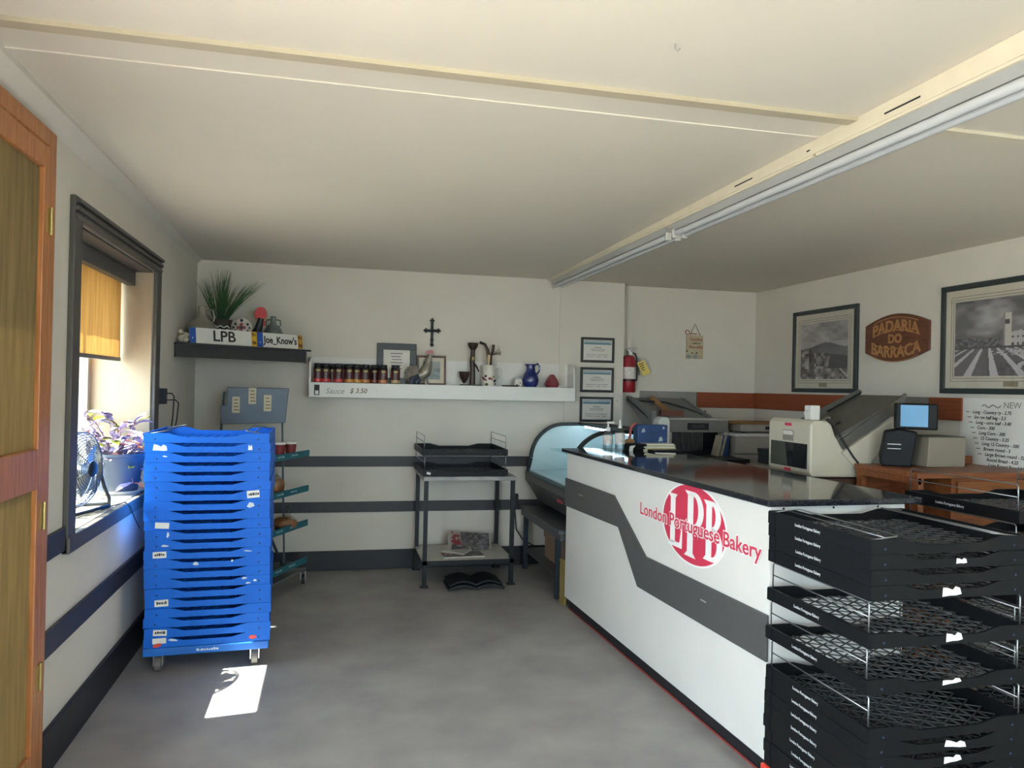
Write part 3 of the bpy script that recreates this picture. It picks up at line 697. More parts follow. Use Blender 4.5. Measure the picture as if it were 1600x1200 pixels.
for (x, y) in ((-.17, 5.88), (-.42, 5.40), (-.76, 5.40), (-.90, 5.88)):
    w_ = MB().cyl((x-.012, y, .035), (x+.012, y, .035), .035, 16).obj('caster_wheel', RUBBER, rk, .003)
    MB().box(x-.02, x-.014, y-.015, y+.02, .03, .095).box(x+.014, x+.02, y-.015, y+.02, .03, .095).obj('fork', STEEL, w_)
MB().bar((-.30, 5.78, .12), (-.345, 5.82, 1.32), .03, .012).obj('post', RM, rk)
MB().bar((-.82, 5.78, .12), (-.745, 5.82, 1.42), .03, .012).obj('post', RM, rk)
MB().bar((-.30, 5.86, .10), (-.41, 5.6, .46), .014, .014).obj('brace', RM, rk)
hp = MB().prism([(-.75, 1.19), (-.315, 1.205), (-.295, 1.455), (-.715, 1.455), (-.72, 1.33), (-.76, 1.32)], 'y', 5.74, 5.755).obj('header_panel', mat('header_grey', '#5c6672', .45, metal=.3, var=.08, scale=6), rk, .004)
hp.rotation_euler = (0, 0, 0)
TAGM = mat('price_tag', '#c9c0a4', .7, var=.08, scale=30)
for (x, z) in ((-.655, 1.33), (-.545, 1.395), (-.44, 1.345)):
    tg = MB().box(x-.026, x+.026, 5.7385, 5.7395, z-.058, z+.058).obj('price_tag', TAGM, hp)
    s_ = MB()
    for q in range(4): s_.box(x-.014, x+.012+.003*q, 5.7378, 5.7384, z+.036-.024*q-.004, z+.036-.024*q+.003)
    s_.obj('tag_print', mat('tag_ink', '#6b5130', .7), tg)
CUPR = mat('red_cup', '#7c2828', .5, var=.1, scale=14)
for (x, y, lab) in ((-.345, 5.66, 'red paper cup on the top rack shelf, nearer the blue trays'), (-.272, 5.72, 'red paper cup on the top rack shelf, nearer the shelf corner')):
    c = thing('paper_cup', lab, 'cup', (x, y, .961), 0, 'red cups on the rack')
    MB().lathe([(0, 0), (.031, 0), (.040, .092), (.040, .096), (0, .096)], (0, 0, 0), 20).obj('cup_body', CUPR, c, smooth=True)
    MB().lathe([(.034, .094), (.0425, .094), (.0425, .108), (.036, .112), (0, .112)], (0, 0, 0), 20).obj('lid', WHITEP, c, smooth=True)
BREAD = mat('bread_crust', '#9a6a42', .7, var=.2, scale=18); BAG = thin_glass('plastic_bag', (.9, .88, .85), .10)
def bag(x, y, z, lab, s=1., rz=.4, n=3, zs=1.3):
    t = thing('bread_bag', lab, 'bag of bread', (x, y, z), rz, 'bagged bread on the rack'); t.scale = (1, 1, zs)
    for i in range(n):
        MB().ball((0, -.05+.05*i, .03), .03, (2.6*s, .95, 1.0), 12).obj('bun', BREAD, t, smooth=True)
    b = MB(); prof = []
    b.ball((0, 0, .034), .036, (2.7*s, 2.5, 1.12), 14); b.lathe([(.03, .06), (.02, .085), (.008, .10), (.014, .115), (.022, .13)], (.02, .0, 0), 10)
    b.obj('wrapper', BAG, t, smooth=True)
bag(-.385, 5.64, .701, 'bag of rolls on the middle rack shelf below the cups', .8, 1.1, 3, 2.0)
bag(-.30, 5.70, .446, 'bag of long loaves at the corner of the third rack shelf', .95, .5)
bag(-.44, 5.52, .446, 'bag of buns beside the blue trays on the third rack shelf', .8, .7)

# ================================================================== dark corner shelf
cs = thing('corner_shelf', 'dark grey triangular corner shelf high on the wall', 'shelf')
P0, P1 = Vector((LX+.002, 5.44, 0)), Vector((-.20, 6.03, 0))
m = MB().prism([(P0.x, P0.y), (P1.x, P1.y), (P1.x, BY-.002), (P0.x, BY-.002)], 'z', 1.735, 1.75); m.obj('board', SHELFD, cs)
dd = (P1-P0).normalized(); nn = Vector((dd.y, -dd.x, 0))
m = MB().bar(P0 + nn*.012 + Vector((0, 0, 1.694)), P1 + nn*.0 + Vector((0, 0, 1.694)), .016, .085); m.obj('fascia', SHELFD, cs)
m = MB().box(P1.x-.008, P1.x+.008, P1.y, BY-.002, 1.652, 1.737); m.obj('side_board', SHELFD, cs)
m = MB().bar(P0 + nn*.018 + Vector((0, 0, 1.742)), P1 + nn*.018 + dd*.03 + Vector((0, 0, 1.742)), .05, .014); m.obj('top_edge', SHELFD, cs, .003)
ZC = 1.7505
def plate(name, lab, a, b, word, side):
    A, B2 = P0 + dd*a + nn*.01, P0 + dd*b + nn*.01; L = b - a
    t = thing('licence_plate', lab, 'licence plate', (*( (A+B2)/2 ).xy, ZC), math.atan2(dd.y, dd.x), 'novelty plates on the corner shelf')
    tl = Matrix.Rotation(math.radians(-8), 4, 'X')
    def ch(o): o.matrix_local = tl @ o.matrix_local; return o
    h = .108
    ch(box('plate', mat('plate_white', '#d7d5cd', .45), t, -L/2, L/2, -.002, .002, 0, h, .001))
    ch(box('blue_end', mat('plate_blue', '#1e4fa0', .45), t, -L/2, -L/2+.045, -.0028, -.0021, .001, h-.001))
    ch(box('yellow_end', mat('plate_yellow', '#d2a22a' if word == 'LPB' else '#b07a22', .5) if word == 'LPB' else mat('plate_amber', '#b0802c', .5), t, L/2-.042, L/2, -.0028, -.0021, .001, h-.001))
    o = text(word, .105 if word == 'LPB' else .072, INK, t, tl @ FACE_Y((.0, -.0026, h/2)), 'lettering', ext=.0005, bold=.002, sx=1.05 if word == 'LPB' else .80)
    for (s_, z) in (('91', .78), ('06', .25)):
        text(s_, .034, INK, t, tl @ FACE_Y((L/2-.021, -.0032, h*z)), 'lettering', ext=.0003, bold=.001)
    text('P', .02, PAPER, t, tl @ FACE_Y((-L/2+.022, -.0032, h*.3)), 'lettering', ext=.0003)
plate('LPB', 'white plate with LPB between blue and yellow ends', .10, .60, 'LPB', 0)
plate('JOE', "white plate reading Joe_Know's beside the LPB plate", .605, .985, "Joe_Know's", 1)
CERAM = mat('stone_jug', '#8f8777', .45, var=.12, scale=12)
jug = thing('stoneware_jug', 'squat grey-brown jug at the wall end of the corner shelf', 'jug', (-.905, 5.80, ZC))
MB().lathe([(0, 0), (.07, 0), (.105, .03), (.112, .09), (.09, .15), (.045, .19), (.03, .215), (.027, .265), (.034, .275), (.028, .28), (0, .275)], (0, 0, 0), 24).obj('body', CERAM, jug, smooth=True)
MB().tube([(.03, 0, .255), (.07, -.01, .25), (.085, -.01, .2), (.075, 0, .17)], .008, 8).obj('handle', CERAM, jug, smooth=True)
gp = thing('grass_plant', 'tall artificial green grass in a ribbed dark pot on the corner shelf', 'plant', (-.80, 6.0, ZC))
MB().lathe([(0, 0), (.055, 0), (.07, .05), (.062, .15), (.075, .2), (.07, .2), (.055, .15), (0, .15)], (0, 0, 0), 20).obj('pot', mat('bark_pot', '#4a423c', .7, var=.3, scale=20), gp, smooth=True)
GR = mat('grass_green', '#2f5236', .5, var=.3, scale=6, col2='#4a6f3f')
rr = random.Random(11)
for (bx, by, tilt, hgt, n, sp) in ((-.09, -.05, -.10, .33, 26, .05), (-.01, 0, .02, .40, 60, .075), (.05, .02, .55, .34, 40, .07), (.03, -.01, .25, .33, 16, .05)):
    m = MB()
    for i in range(n):
        x, y = bx*.3 + rr.uniform(-.02, .02), by*.3 + rr.uniform(-.02, .02); t = tilt + rr.uniform(-.18, .18); h = hgt*rr.uniform(.7, 1.05); yb = rr.uniform(-.16, .10)
        pts = [(x + bx*.7*q/5 + t*h*(q/5)**1.4, y + yb*h*(q/5)**1.5, .17 + h*(q/5)*(1-.12*abs(t)*(q/5))) for q in range(6)]
        m.tube(pts, [.0022, .0025, .0022, .0018, .0012, .0004], 4)
    o = m.obj('grass_tuft', GR, gp); o['kind'] = 'stuff'
bw = thing('painted_bowl', 'small dark ceramic bowl with white wavy lines behind the LPB plate', 'bowl', (-.755, 5.735, ZC))
MB().lathe([(0, 0), (.04, 0), (.055, .06), (.05, .11), (.03, .145), (0, .15)], (0, 0, 0), 20).obj('body', mat('black_glaze', '#23252a', .3), bw, smooth=True)
for k in range(3):
    MB().tube([(.058*math.cos(a)*(1-.1*k), .058*math.sin(a)*(1-.1*k), .08+.025*k+.006*math.sin(6*a)) for a in [-2.8+.25*i for i in range(11)]], .004, 6).obj('painted_line', WHITEP, bw, smooth=True)
dp = thing('painted_plate_vase', 'round white vase painted with flowers beside the rooster', 'vase', (-.645, 5.90, ZC))
MB().ball((0, 0, .14), .075, (1, .45, 1), 20).lathe([(0, 0), (.05, 0), (.045, .02), (.02, .04), (.02, .08)], (0, 0, 0), 18).obj('body', mat('painted_ceramic', '#bfb6a8', .35, var=.3, scale=26, col2='#d8d2c8'), dp, smooth=True)
for (x, z, r, c) in ((0, .14, .012, '#23262c'), (.02, .14, .013, '#9a4450'), (-.02, .14, .013, '#9a4450'), (0, .162, .013, '#9a4450'), (0, .118, .013, '#9a4450'), (.042, .165, .010, '#2d3038'), (-.042, .165, .010, '#2d3038'), (.042, .115, .010, '#2d3038'), (-.042, .115, .010, '#2d3038'), (0, .192, .012, '#23262c'), (.055, .14, .008, '#2d3038'), (-.055, .14, .008, '#2d3038')):
    MB().ball((x, -.036*math.sqrt(max(.1, 1-(x*x+(z-.14)**2)/.0056)), z), r, (1, .25, 1), 10).obj('painted_flower', mat('flower_'+c[1:], c, .4), dp, smooth=True)
ro = thing('painted_rooster', 'small black painted rooster figure with a big red comb', 'rooster figure', (-.535, 5.95, ZC))
m = MB(); m.tube([(-.02, 0, .02), (-.01, 0, .09), (0, 0, .14), (.012, 0, .19), (.02, 0, .22)], [.05, .045, .03, .024, .022], 12); m.tube([(-.03, 0, .08), (-.06, 0, .13), (-.05, 0, .17)], [.03, .022, .008], 8)
m.obj('body', mat('rooster_black', '#1c2430', .3, var=.3, scale=30), ro, smooth=True)
m = MB(); m.prism(arc(.015, .25, .045, .055, -40, 220, 16), 'y', -.008, .008); m.obj('comb', mat('comb_red', '#b8282c', .35), ro, .004)
MB().cyl((.035, 0, .215), (.065, 0, .208), .008, 8, .001).obj('beak', GOLD, ro)
MB().prism([(.03, .2), (.05, .2), (.045, .16), (.034, .165)], 'y', -.006, .006).obj('wattle', MATS['comb_red'], ro)
MB().lathe([(0, 0), (.05, 0), (.045, .02), (0, .025)], (-.01, 0, 0), 16).obj('base', mat('rooster_base', '#7a5a6a', .4, var=.4, scale=30), ro, smooth=True)
gj = thing('glass_jug', 'clear glass jug with a green label at the end of the corner shelf', 'jug', (-.435, 6.03, ZC))
MB().lathe([(0, 0), (.07, 0), (.078, .02), (.078, .10), (.06, .15), (.022, .19), (.018, .23), (.024, .24), (.018, .245), (0, .24)], (0, 0, 0), 22).obj('body', mat('jug_glass', '#9aa39a', .12, trans=.55, var=.05), gj, smooth=True)
MB().lathe([(.079, .03), (.0795, .03), (.0795, .085), (.079, .085)], (0, 0, 0), 22).obj('jug_label', mat('green_label', '#2b5a3e', .5, var=.2, scale=30), gj, smooth=True)
MB().tube([(-.02, 0, .22), (-.05, 0, .215), (-.055, 0, .18), (-.04, 0, .165)], .006, 8).obj('handle', MATS['jug_glass'], gj, smooth=True)
MB().tube([(.02, 0, .22), (.05, 0, .215), (.055, 0, .18), (.04, 0, .165)], .006, 8).obj('handle', MATS['jug_glass'], gj, smooth=True)
rs = MB().ball((0, 0, .02), .022, (1.6, .8, .9), 10).ball((.03, .005, .016), .016, (1, 1, 1), 8).obj('red_ornament', mat('dull_red', '#7a3a40', .5, var=.3, scale=40), smooth=True); rs.location = (-.33, 6.10, ZC); tag(rs, 'little dark red ornament behind the Joe plate', 'ornament')
sh = thing('shell_ornament', 'cluster of pale shells at the wall end of the corner shelf', 'ornament', (-.985, 5.52, ZC))
for (x, y, z, r) in ((0, 0, .028, .03), (.02, .03, .05, .026), (-.012, .02, .075, .02), (.025, -.01, .02, .022)):
    MB().ball((x, y, z), r, (1, .8, .9), 10).obj('shell', mat('shell', '#b9b09c', .5, var=.15, scale=40), sh, smooth=True)

# ================================================================== long white shelf
ws = thing('white_shelf', 'long white wall shelf with curved ends on the back wall', 'shelf')
WX0, WX1, WF, ZS = -.165, 1.992, 6.08, 1.50
box('board', WHITEP, ws, WX0+.014, WX1-.014, WF+.014, BY, ZS-.016, ZS)
fa = box('front_board', WHITEP, ws, WX0, WX1, WF, WF+.014, 1.390, ZS+.004, .002)
box('back_board', WHITEP, ws, WX0+.014, WX1-.014, BY-.010, BY, ZS, 1.705)
prof = [(WF+.014, ZS-.11), (BY, ZS-.11), (BY, 1.705)] + [(WF+.014 + .075 - .075*math.sin(math.radians(a)), ZS + .115 + .075*math.cos(math.radians(a)) + .0) for a in (0, 20, 40, 60, 90)]
for x in (WX0, WX1-.014): MB().prism(prof, 'x', x, x+.014).obj('end_bracket', WHITEP, ws)
lab_ = box('barcode_label', INK, fa, -.125, -.085, WF-.0012, WF-.0002, 1.404, 1.485); box('label_patch', PAPER, lab_, -.118, -.092, WF-.0018, WF-.0011, 1.41, 1.44)
text('Sauce', .062, mat('pencil', '#8f8b83', .8), fa, FACE_Y((.03, WF-.0008, 1.437)), 'handwriting', ext=.0003, shear=.3)
text('$ 3.50', .052, mat('price_ink', '#7d7256', .8), fa, FACE_Y((.21, WF-.0008, 1.442)), 'handwriting', ext=.0003, shear=.2, bold=.001)

# sauce jars
JARD = mat('jar_dark', '#1b1a1a', .18, var=.2, scale=20); LIDM = mat('jar_lid', '#1f2326', .45); JL = {}
def jar(x, y, lab, band):
    t = thing('sauce_jar', lab, 'jar', (x, y, ZS), 0, 'dark sauce jars on the white shelf')
    MB().lathe([(0, 0), (.033, 0), (.0355, .006), (.0355, .118), (.03, .13), (.029, .133), (0, .133)], (0, 0, 0), 18).obj('jar_body', JARD, t, smooth=True)
    MB().lathe([(0, .131), (.0315, .131), (.0315, .150), (.029, .153), (0, .153)], (0, 0, 0), 18).obj('lid', LIDM, t, smooth=True)
    MB().lathe([(.0357, .008), (.0361, .008), (.0361, .034), (.0357, .034)], (0, 0, 0), 18).obj('label_band', mat('band_'+band, '#'+band, .35, var=.1, scale=30), t, smooth=True)
    MB().lathe([(.0357, .036), (.036, .036), (.036, .112), (.0357, .112)], (0, 0, 0), 18).obj('jar_label', mat('jar_label', '#2a2024', .3, var=.5, scale=45, col2='#6a2a30'), t, smooth=True)
    MB().box(-.016, .016, -.0372, -.0355, .092, .103).obj('label_title', mat('label_title', '#a8a040', .5, var=.2, scale=40), t)
XJ = lambda px: (px-490)*.00487 - .118
fr = [(494, 'c23a34', 'sauce jar with red band, first from the shelf\'s corner end'), (506, 'c23a34', 'sauce jar with red band, second in the front row of jars'), (526, 'b83a38', 'sauce jar with red band, third in the front row of jars'),
      (543, 'c08038', 'sauce jar with orange band, fourth in the front row'), (555, 'c08a38', 'sauce jar with orange band, fifth in the front row'), (568.5, 'b87a3c', 'sauce jar with orange band, sixth in the front row'),
      (597, 'c0794a', 'sauce jar with orange band just left of the lone jar'), (617, 'b89a72', 'lone sauce jar with tan band in front of the dark frame')]
for (px_, b, l_) in fr: jar(XJ(px_)*1.0, 6.135, l_, b)
for (px_, b, l_) in ((516, '7a3230', 'sauce jar in the back row behind the red-banded jars'), (533, '7a3230', 'dark sauce jar in the back row beside the orange-banded jars'), (583, '8a4a40', 'sauce jar in the back row behind the orange-banded jars')):
    jar(XJ(px_)*1.012, 6.212, l_, b)

def picture(name, lab, cat, c, w, h, fw, fm, face, tilt=0., depth=.02, matw=0., group=None, fn=None, nx=60, ny=48, glass=True):
    """framed picture; c = centre on the wall plane, face 'y' (back wall) or 'x' (right wall)"""
    t = thing(name, lab, cat, c, 0, group)
    if face == 'x': t.rotation_euler = (0, 0, -PI/2)
    if tilt: t.rotation_euler = (tilt, 0, t.rotation_euler[2])
    m = MB()
    m.box(-w/2, w/2, -depth, 0, h/2-fw, h/2).box(-w/2, w/2, -depth, 0, -h/2, -h/2+fw).box(-w/2, -w/2+fw, -depth, 0, -h/2+fw, h/2-fw).box(w/2-fw, w/2, -depth, 0, -h/2+fw, h/2-fw)
    m.obj('frame', fm, t, min(.003, fw*.3))
    iw, ih = w-2*fw, h-2*fw
    box('backing', MATB if matw else PAPER, t, -iw/2, iw/2, -depth*.5, -.002, -ih/2, ih/2)
    if fn: raster('print', iw-2*matw, ih-2*matw, nx, ny, fn, t, FACE_Y((0, -depth*.5-.0016, 0)), vcol('print_ink', .55))
    if glass: box('glass', PICGLASS, t, -iw/2, iw/2, -depth*.5-.005, -depth*.5-.0035, -ih/2, ih/2)
    return t
def lines(t, rows, y, m, nm='text_line'):
    b = MB()
    for (x0, x1, z, hgt) in rows: b.box(x0, x1, y-.0005, y, z-hgt/2, z+hgt/2)
    o = b.obj('printed_lines', m, t); o['kind'] = 'stuff'; return o
# dark framed notice and small brown picture leaning on the shelf
f_ = picture('framed_notice', 'dark wide-framed typed notice leaning behind the lone jar', 'picture frame', (.515, 6.245, ZS+.166), .318, .332, .052, FRAMEG, 'y', math.radians(-4), .018)
lines(f_, [(-.05+.006*(i % 3), .05-.008*((i*2) % 3), .085-.0245*i, .007) for i in range(6)], -.0098, mat('grey_ink', '#55504c', .8))
def sea(u, v):
    n = fbm(u*5, v*6, 3)
    if v > .62: return (.50+.1*n, .55+.1*n, .56+.1*n)
    if v > .48: return (.30+.1*n, .36+.1*n, .38+.1*n)
    k = .18*vnoise(u*6, v*22, 2); return (.30+k, .42+k, .46+k)
picture('framed_seascape', 'small brown-framed seascape leaning beside the metal rooster', 'picture', (.80, 6.245, ZS+.121), .24, .242, .016, mat('brown_frame', '#5a3a2c', .4), 'y', math.radians(-4), .014, .032, None, sea, 30, 30)
# metal rooster
mr = thing('metal_rooster', 'silver metal rooster with a pink comb on the white shelf', 'rooster figure', (.715, 6.13, ZS))
RST = mat('rooster_silver', '#9a9488', .35, metal=.6, var=.25, scale=30); RSD = mat('rooster_tail', '#3f4656', .35, metal=.5, var=.3, scale=30)
m = MB(); m.tube([(-.03, 0, .075), (.0, 0, .085), (.03, 0, .11), (.045, 0, .16), (.05, 0, .215), (.06, 0, .245)], [.03, .045, .045, .032, .022, .02], 12); m.cyl((.072, 0, .246), (.098, 0, .238), .009, 8, .001)
m.cyl((.03, -.012, 0), (.025, -.012, .08), .008, 8); m.cyl((.045, .012, 0), (.03, .012, .08), .008, 8); m.obj('body', RST, mr, smooth=True)
m = MB()
for k in range(7):
    a = math.radians(95 + 18*k); m.tube([(-.03, 0, .08), (-.05+.06*math.cos(a), .004*(k-3), .09+.06*math.sin(a)), (-.06+.085*math.cos(a+.5), .006*(k-3), .07+.085*math.sin(a+.35))], [.012, .012, .006], 6)
m.obj('tail', RST, mr, smooth=True)
m = MB().tube([(-.03, 0, .07), (-.075, 0, .05), (-.09, 0, .004)], [.025, .024, .016], 8).tube([(-.02, 0, .05), (-.045, 0, .02), (-.03, 0, .0)], [.02, .02, .014], 8); m.obj('tail_base', RSD, mr, smooth=True)
MB().prism(arc(.055, .262, .034, .022, -20, 200, 10), 'y', -.005, .005).obj('comb', mat('pink_comb', '#b06a6a', .4), mr, .002)
# crucifix on the wall
cx = thing('crucifix', 'small black ornate crucifix hanging above the white shelf', 'crucifix', (.803, BY, 1.935))
m = MB().box(-.011, .011, -.014, -.004, -.115, .10).box(-.05, .05, -.014, -.004, .004, .026)
for (x, z) in ((-.052, .015), (.052, .015), (0, .10)):
    for (dx, dz) in ((0, 0), (.012, 0), (-.012, 0), (0, .012), (0, -.012)): m.ball((x+dx, -.009, z+dz), .0085, (1, .6, 1), 8)
for z in (-.06, -.10): m.ball((0, -.009, z), .016, (1, .5, .8), 8)
m.obj('cross', BLACKW, cx)
m = MB().tube([(0, -.018, -.055), (0, -.019, -.01), (0, -.02, .01)], [.004, .006, .007], 8).tube([(-.04, -.017, .022), (0, -.019, .008), (.04, -.017, .022)], .0035, 6).ball((0, -.021, .024), .006, (1, 1, 1.2), 8); m.obj('figure', mat('dark_bronze', '#3a3f42', .35, metal=.7), cx, smooth=True)
MB().tube([(0, -.006, .11), (0, -.003, .125)], .002, 5).obj('nail', GOLD, cx)
# carved wooden goblets on a stand
gb = thing('wooden_goblet_stand', 'dark carved wooden stand with two cups on the white shelf', 'ornament', (1.13, 6.17, ZS))
m = MB().box(-.10, .075, -.04, .04, 0, .014); m.obj('base', WOODD, gb, .004)
m = MB().tube([(.0, 0, .01), (.003, 0, .12), (-.004, 0, .2), (0, 0, .3)], [.026, .021, .021, .018], 12).tube([(.01, 0, .19), (.035, 0, .16), (.055, 0, .12)], [.01, .009, .006], 8); m.obj('stem', WOODD, gb, smooth=True)
MB().lathe([(0, .295), (.02, .297), (.04, .325), (.046, .352), (.043, .356), (.036, .335), (0, .31)], (0, 0, 0), 20).obj('upper_cup', WOODD, gb, smooth=True)
MB().lathe([(0, .02), (.01, .025), (.036, .07), (.045, .112), (.047, .118), (.040, .118), (.03, .075), (0, .045)], (-.07, -.01, 0), 20).obj('lower_cup', WOODD, gb, smooth=True)
MB().ball((0, -.022, .225), .012, (1, .4, 1.5), 8).obj('badge', GOLD, gb, smooth=True)
# painted jug with twigs
pj = thing('painted_jug', 'white floral painted jug holding carved sticks on the white shelf', 'jug', (1.262, 6.14, ZS))
MB().lathe([(0, 0), (.05, 0), (.056, .02), (.06, .06), (.052, .115), (.057, .16), (.064, .175), (.058, .172), (.046, .12), (0, .1)], (0, 0, 0), 24).obj('body', mat('jug_white', '#cfc9bd', .3, var=.04), pj, smooth=True)
m = MB().tube([(.055, 0, .15), (.095, 0, .155), (.11, 0, .12), (.095, 0, .08), (.06, 0, .06)], .007, 8); m.obj('handle', MATS['jug_white'], pj, smooth=True)
rr = random.Random(3)
for k in range(14):
    a = -PI/2 + rr.uniform(-1.2, 1.2); z = rr.uniform(.015, .085); r = .058
    MB().ball((r*math.cos(a), r*math.sin(a), z), rr.uniform(.008, .015), (1, 1, .8), 8).obj('painted_flower', mat('jugpaint%d' % (k % 4), ['#4a5a3a', '#8a3a44', '#a87a4a', '#2c2a30'][k % 4], .4), pj, smooth=True)
MB().tube([(-.006, 0, .1), (.0, 0, .22), (-.015, 0, .30), (-.04, -.01, .345), (-.085, -.01, .36)], [.014, .016, .014, .012, .012], 8).obj('stick', WOODD, pj, smooth=True)
MB().tube([(.01, 0, .1), (.012, 0, .25), (.03, .0, .29), (.035, 0, .345)], [.011, .014, .012, .012], 8).obj('stick', WOODD, pj, smooth=True)
MB().tube([(-.012, -.02, .1), (-.006, -.02, .26)], [.009, .013], 8).obj('spoon_handle', mat('pale_wood', '#bfa981', .5, var=.15, scale=14), pj, smooth=True)
MB().tube([(.01, -.02, .12), (.075, -.03, .205)], [.006, .007], 8).obj('spoon_handle', WHITEP, pj, smooth=True)
rr = random.Random(8)
m = MB()
for k in range(10): m.tube([(.03, 0, .26), (.05+.006*k, 0, .285+.012*rr.uniform(-1, 1)), (.065+.012*rr.uniform(0, 3), 0, .25+.09*rr.random())], .0018, 4)
o = m.obj('dry_twigs', mat('twig', '#5a4a3a', .7), pj); o['kind'] = 'stuff'
# small white box, blue pitcher, pink glass, tray
bx_ = thing('small_white_box', 'small white patterned box beside the blue pitcher', 'box', (1.515, 6.16, ZS))
MB().box(-.032, .03, -.03, .03, 0, .055).obj('box_body', mat('box_white', '#c9c5bb', .5, var=.05), bx_, .003); MB().box(-.028, .026, -.026, .026, .055, .07).obj('lid', MATS['box_white'], bx_, .003)
for (x, z) in ((-.015, .02), (.012, .035), (.0, .012)): MB().cyl((x, -.0305, z), (x, -.0295, z), .006, 8).obj('dot', INK, bx_)
bp = thing('blue_pitcher', 'glossy cobalt blue pitcher with handle on the white shelf', 'pitcher', (1.62, 6.15, ZS))
COB = mat('cobalt_glaze', '#1f2a66', .15, var=.1, scale=6, coat=.5)
MB().lathe([(0, 0), (.045, 0), (.062, .025), (.070, .062), (.06, .105), (.04, .135), (.037, .17), (.042, .195), (.036, .193), (.03, .165), (0, .14)], (0, 0, 0), 26).obj('body', COB, bp, smooth=True)
MB().prism([(-.036, .17), (-.055, .197), (-.036, .193)], 'y', -.012, .012).obj('spout', COB, bp, .004)
MB().tube([(.035, 0, .185), (.06, 0, .20), (.075, 0, .18), (.073, 0, .14), (.055, 0, .11)], .008, 8).obj('handle', COB, bp, smooth=True)
pg = thing('pink_glass_vase', 'small faceted pink glass vase near the shelf end', 'vase', (1.81, 6.16, ZS))
MB().lathe([(0, 0), (.05, 0), (.066, .03), (.05, .07), (.022, .105), (.018, .112), (0, .108)], (0, 0, 0), 9).obj('body', mat('pink_glass', '#9a4a52', .15, var=.15, scale=16, trans=.3), pg)
tr = thing('dark_dish', 'flat dark dish lying under the pink vase', 'dish', (1.80, 6.12, ZS)); tr.location = (1.44, 6.12, ZS)
tr['label'] = 'flat dark dish lying between painted jug and white box'
MB().lathe([(0, 0), (.06, 0), (.075, .012), (.07, .014), (.055, .006), (0, .006)], (0, 0, 0), 22, 1., .4).obj('dish_body', WOODD, tr, smooth=True)
pc = MB().box(-.045, .045, -.02, .02, 0, .006).obj('flat_card', BLACKW, None, .001); pc.location = (1.925, 6.14, ZS); tag(pc, 'thin black card lying at the shelf end', 'card')

# ---------------------------------------------------------------- pillar: certificates and blank plate
for i, (zt, zb, lab) in enumerate(((1.946, 1.728, 'top of three black-framed certificates on the pillar'), (1.686, 1.47, 'middle of three black-framed certificates on the pillar'), (1.431, 1.213, 'lowest of three black-framed certificates on the pillar'))):
    t = picture('framed_certificate', lab, 'certificate', (2.247, BY-.008, (zt+zb)/2), .305, zt-zb, .021, FRAMEB, 'y', 0, .018, 0, 'certificates on the pillar')
    box('blue_stripe', mat('cert_blue', '#3f7f92', .6), t, -.125, .125, -.0100, -.0093, .048, .064)
    box('pale_stripe', mat('cert_pale', '#9fb4bd', .6), t, -.125, .125, -.0100, -.0093, .066, .082)
    lines(t, [(-.035, .035, .022, .006), (-.065, .065, .006, .004), (-.06, .06, -.006, .004), (-.105, -.01, -.040, .004), (.0, .1, -.040, .004), (-.1, -.03, -.058, .004), (-.015, .03, -.058, .004), (.05, .09, -.058, .004)], -.0098, mat('cert_ink', '#70767c', .8))
sp = thing('cover_plate', 'blank wall plate beside the lowest certificate', 'wall plate', (2.435, BY-.008, 1.40)); box('plate', WALL, sp, -.035, .035, -.006, 0, -.058, .058, .002); MB().cyl((0, -.0075, 0), (0, -.005, 0), .004, 8).obj('screw', INK, sp)

# ---------------------------------------------------------------- fire extinguisher on the recessed wall
fe = thing('fire_extinguisher', 'red fire extinguisher half hidden by the pillar', 'fire extinguisher', (2.562, RBY-.08, 1.475)); fe.scale = (.95, .95, .86)
FER = mat('extinguisher_red', '#8e1c27', .3, var=.06, coat=.3)
MB().lathe([(0, 0), (.06, 0), (.066, .01), (.066, .33), (.05, .37), (.02, .385), (0, .385)], (0, 0, 0), 24).obj('cylinder', FER, fe, smooth=True)
MB().cyl((0, 0, .38), (0, 0, .43), .02, 12).box(-.03, .05, -.012, .012, .43, .445).box(-.01, .075, -.01, .01, .452, .462).obj('valve', STEEL, fe, .002)
MB().cyl((.0, -.025, .40), (.0, -.04, .40), .018, 14).obj('gauge', WHITEP, fe)
MB().tube([(.02, 0, .41), (.06, 0, .40), (.078, 0, .35), (.072, -.02, .2), (.07, -.02, .12)], .009, 8).obj('hose', RUBBER, fe, smooth=True)
MB().lathe([(.0665, .14), (.067, .14), (.067, .26), (.0665, .26)], (0, 0, 0), 24).obj('label_sheet', mat('ext_label', '#c9c4bb', .5, var=.2, scale=30), fe, smooth=True)
MB().box(-.05, .05, .05, .08, .10, .25).obj('bracket', BLACKW, fe)
MB().lathe([(.0668, .115), (.0695, .115), (.0695, .135), (.0668, .135)], (0, 0, 0), 24).obj('strap', BLACKW, fe, smooth=True)
tg = MB().box(-.04, .04, -.001, .001, -.075, .075).obj('inspection_tag', mat('yellow_tag', '#d6c068', .6, var=.08, scale=30), fe); tg.location = (.125, -.055, .255); tg.rotation_euler = (0, math.radians(-28), 0)
s_ = MB()
for q in range(4): s_.box(-.026, .022-.006*q, -.0018, -.001, .045-.022*q, .053-.022*q)
s_.obj('tag_print', INK, tg)
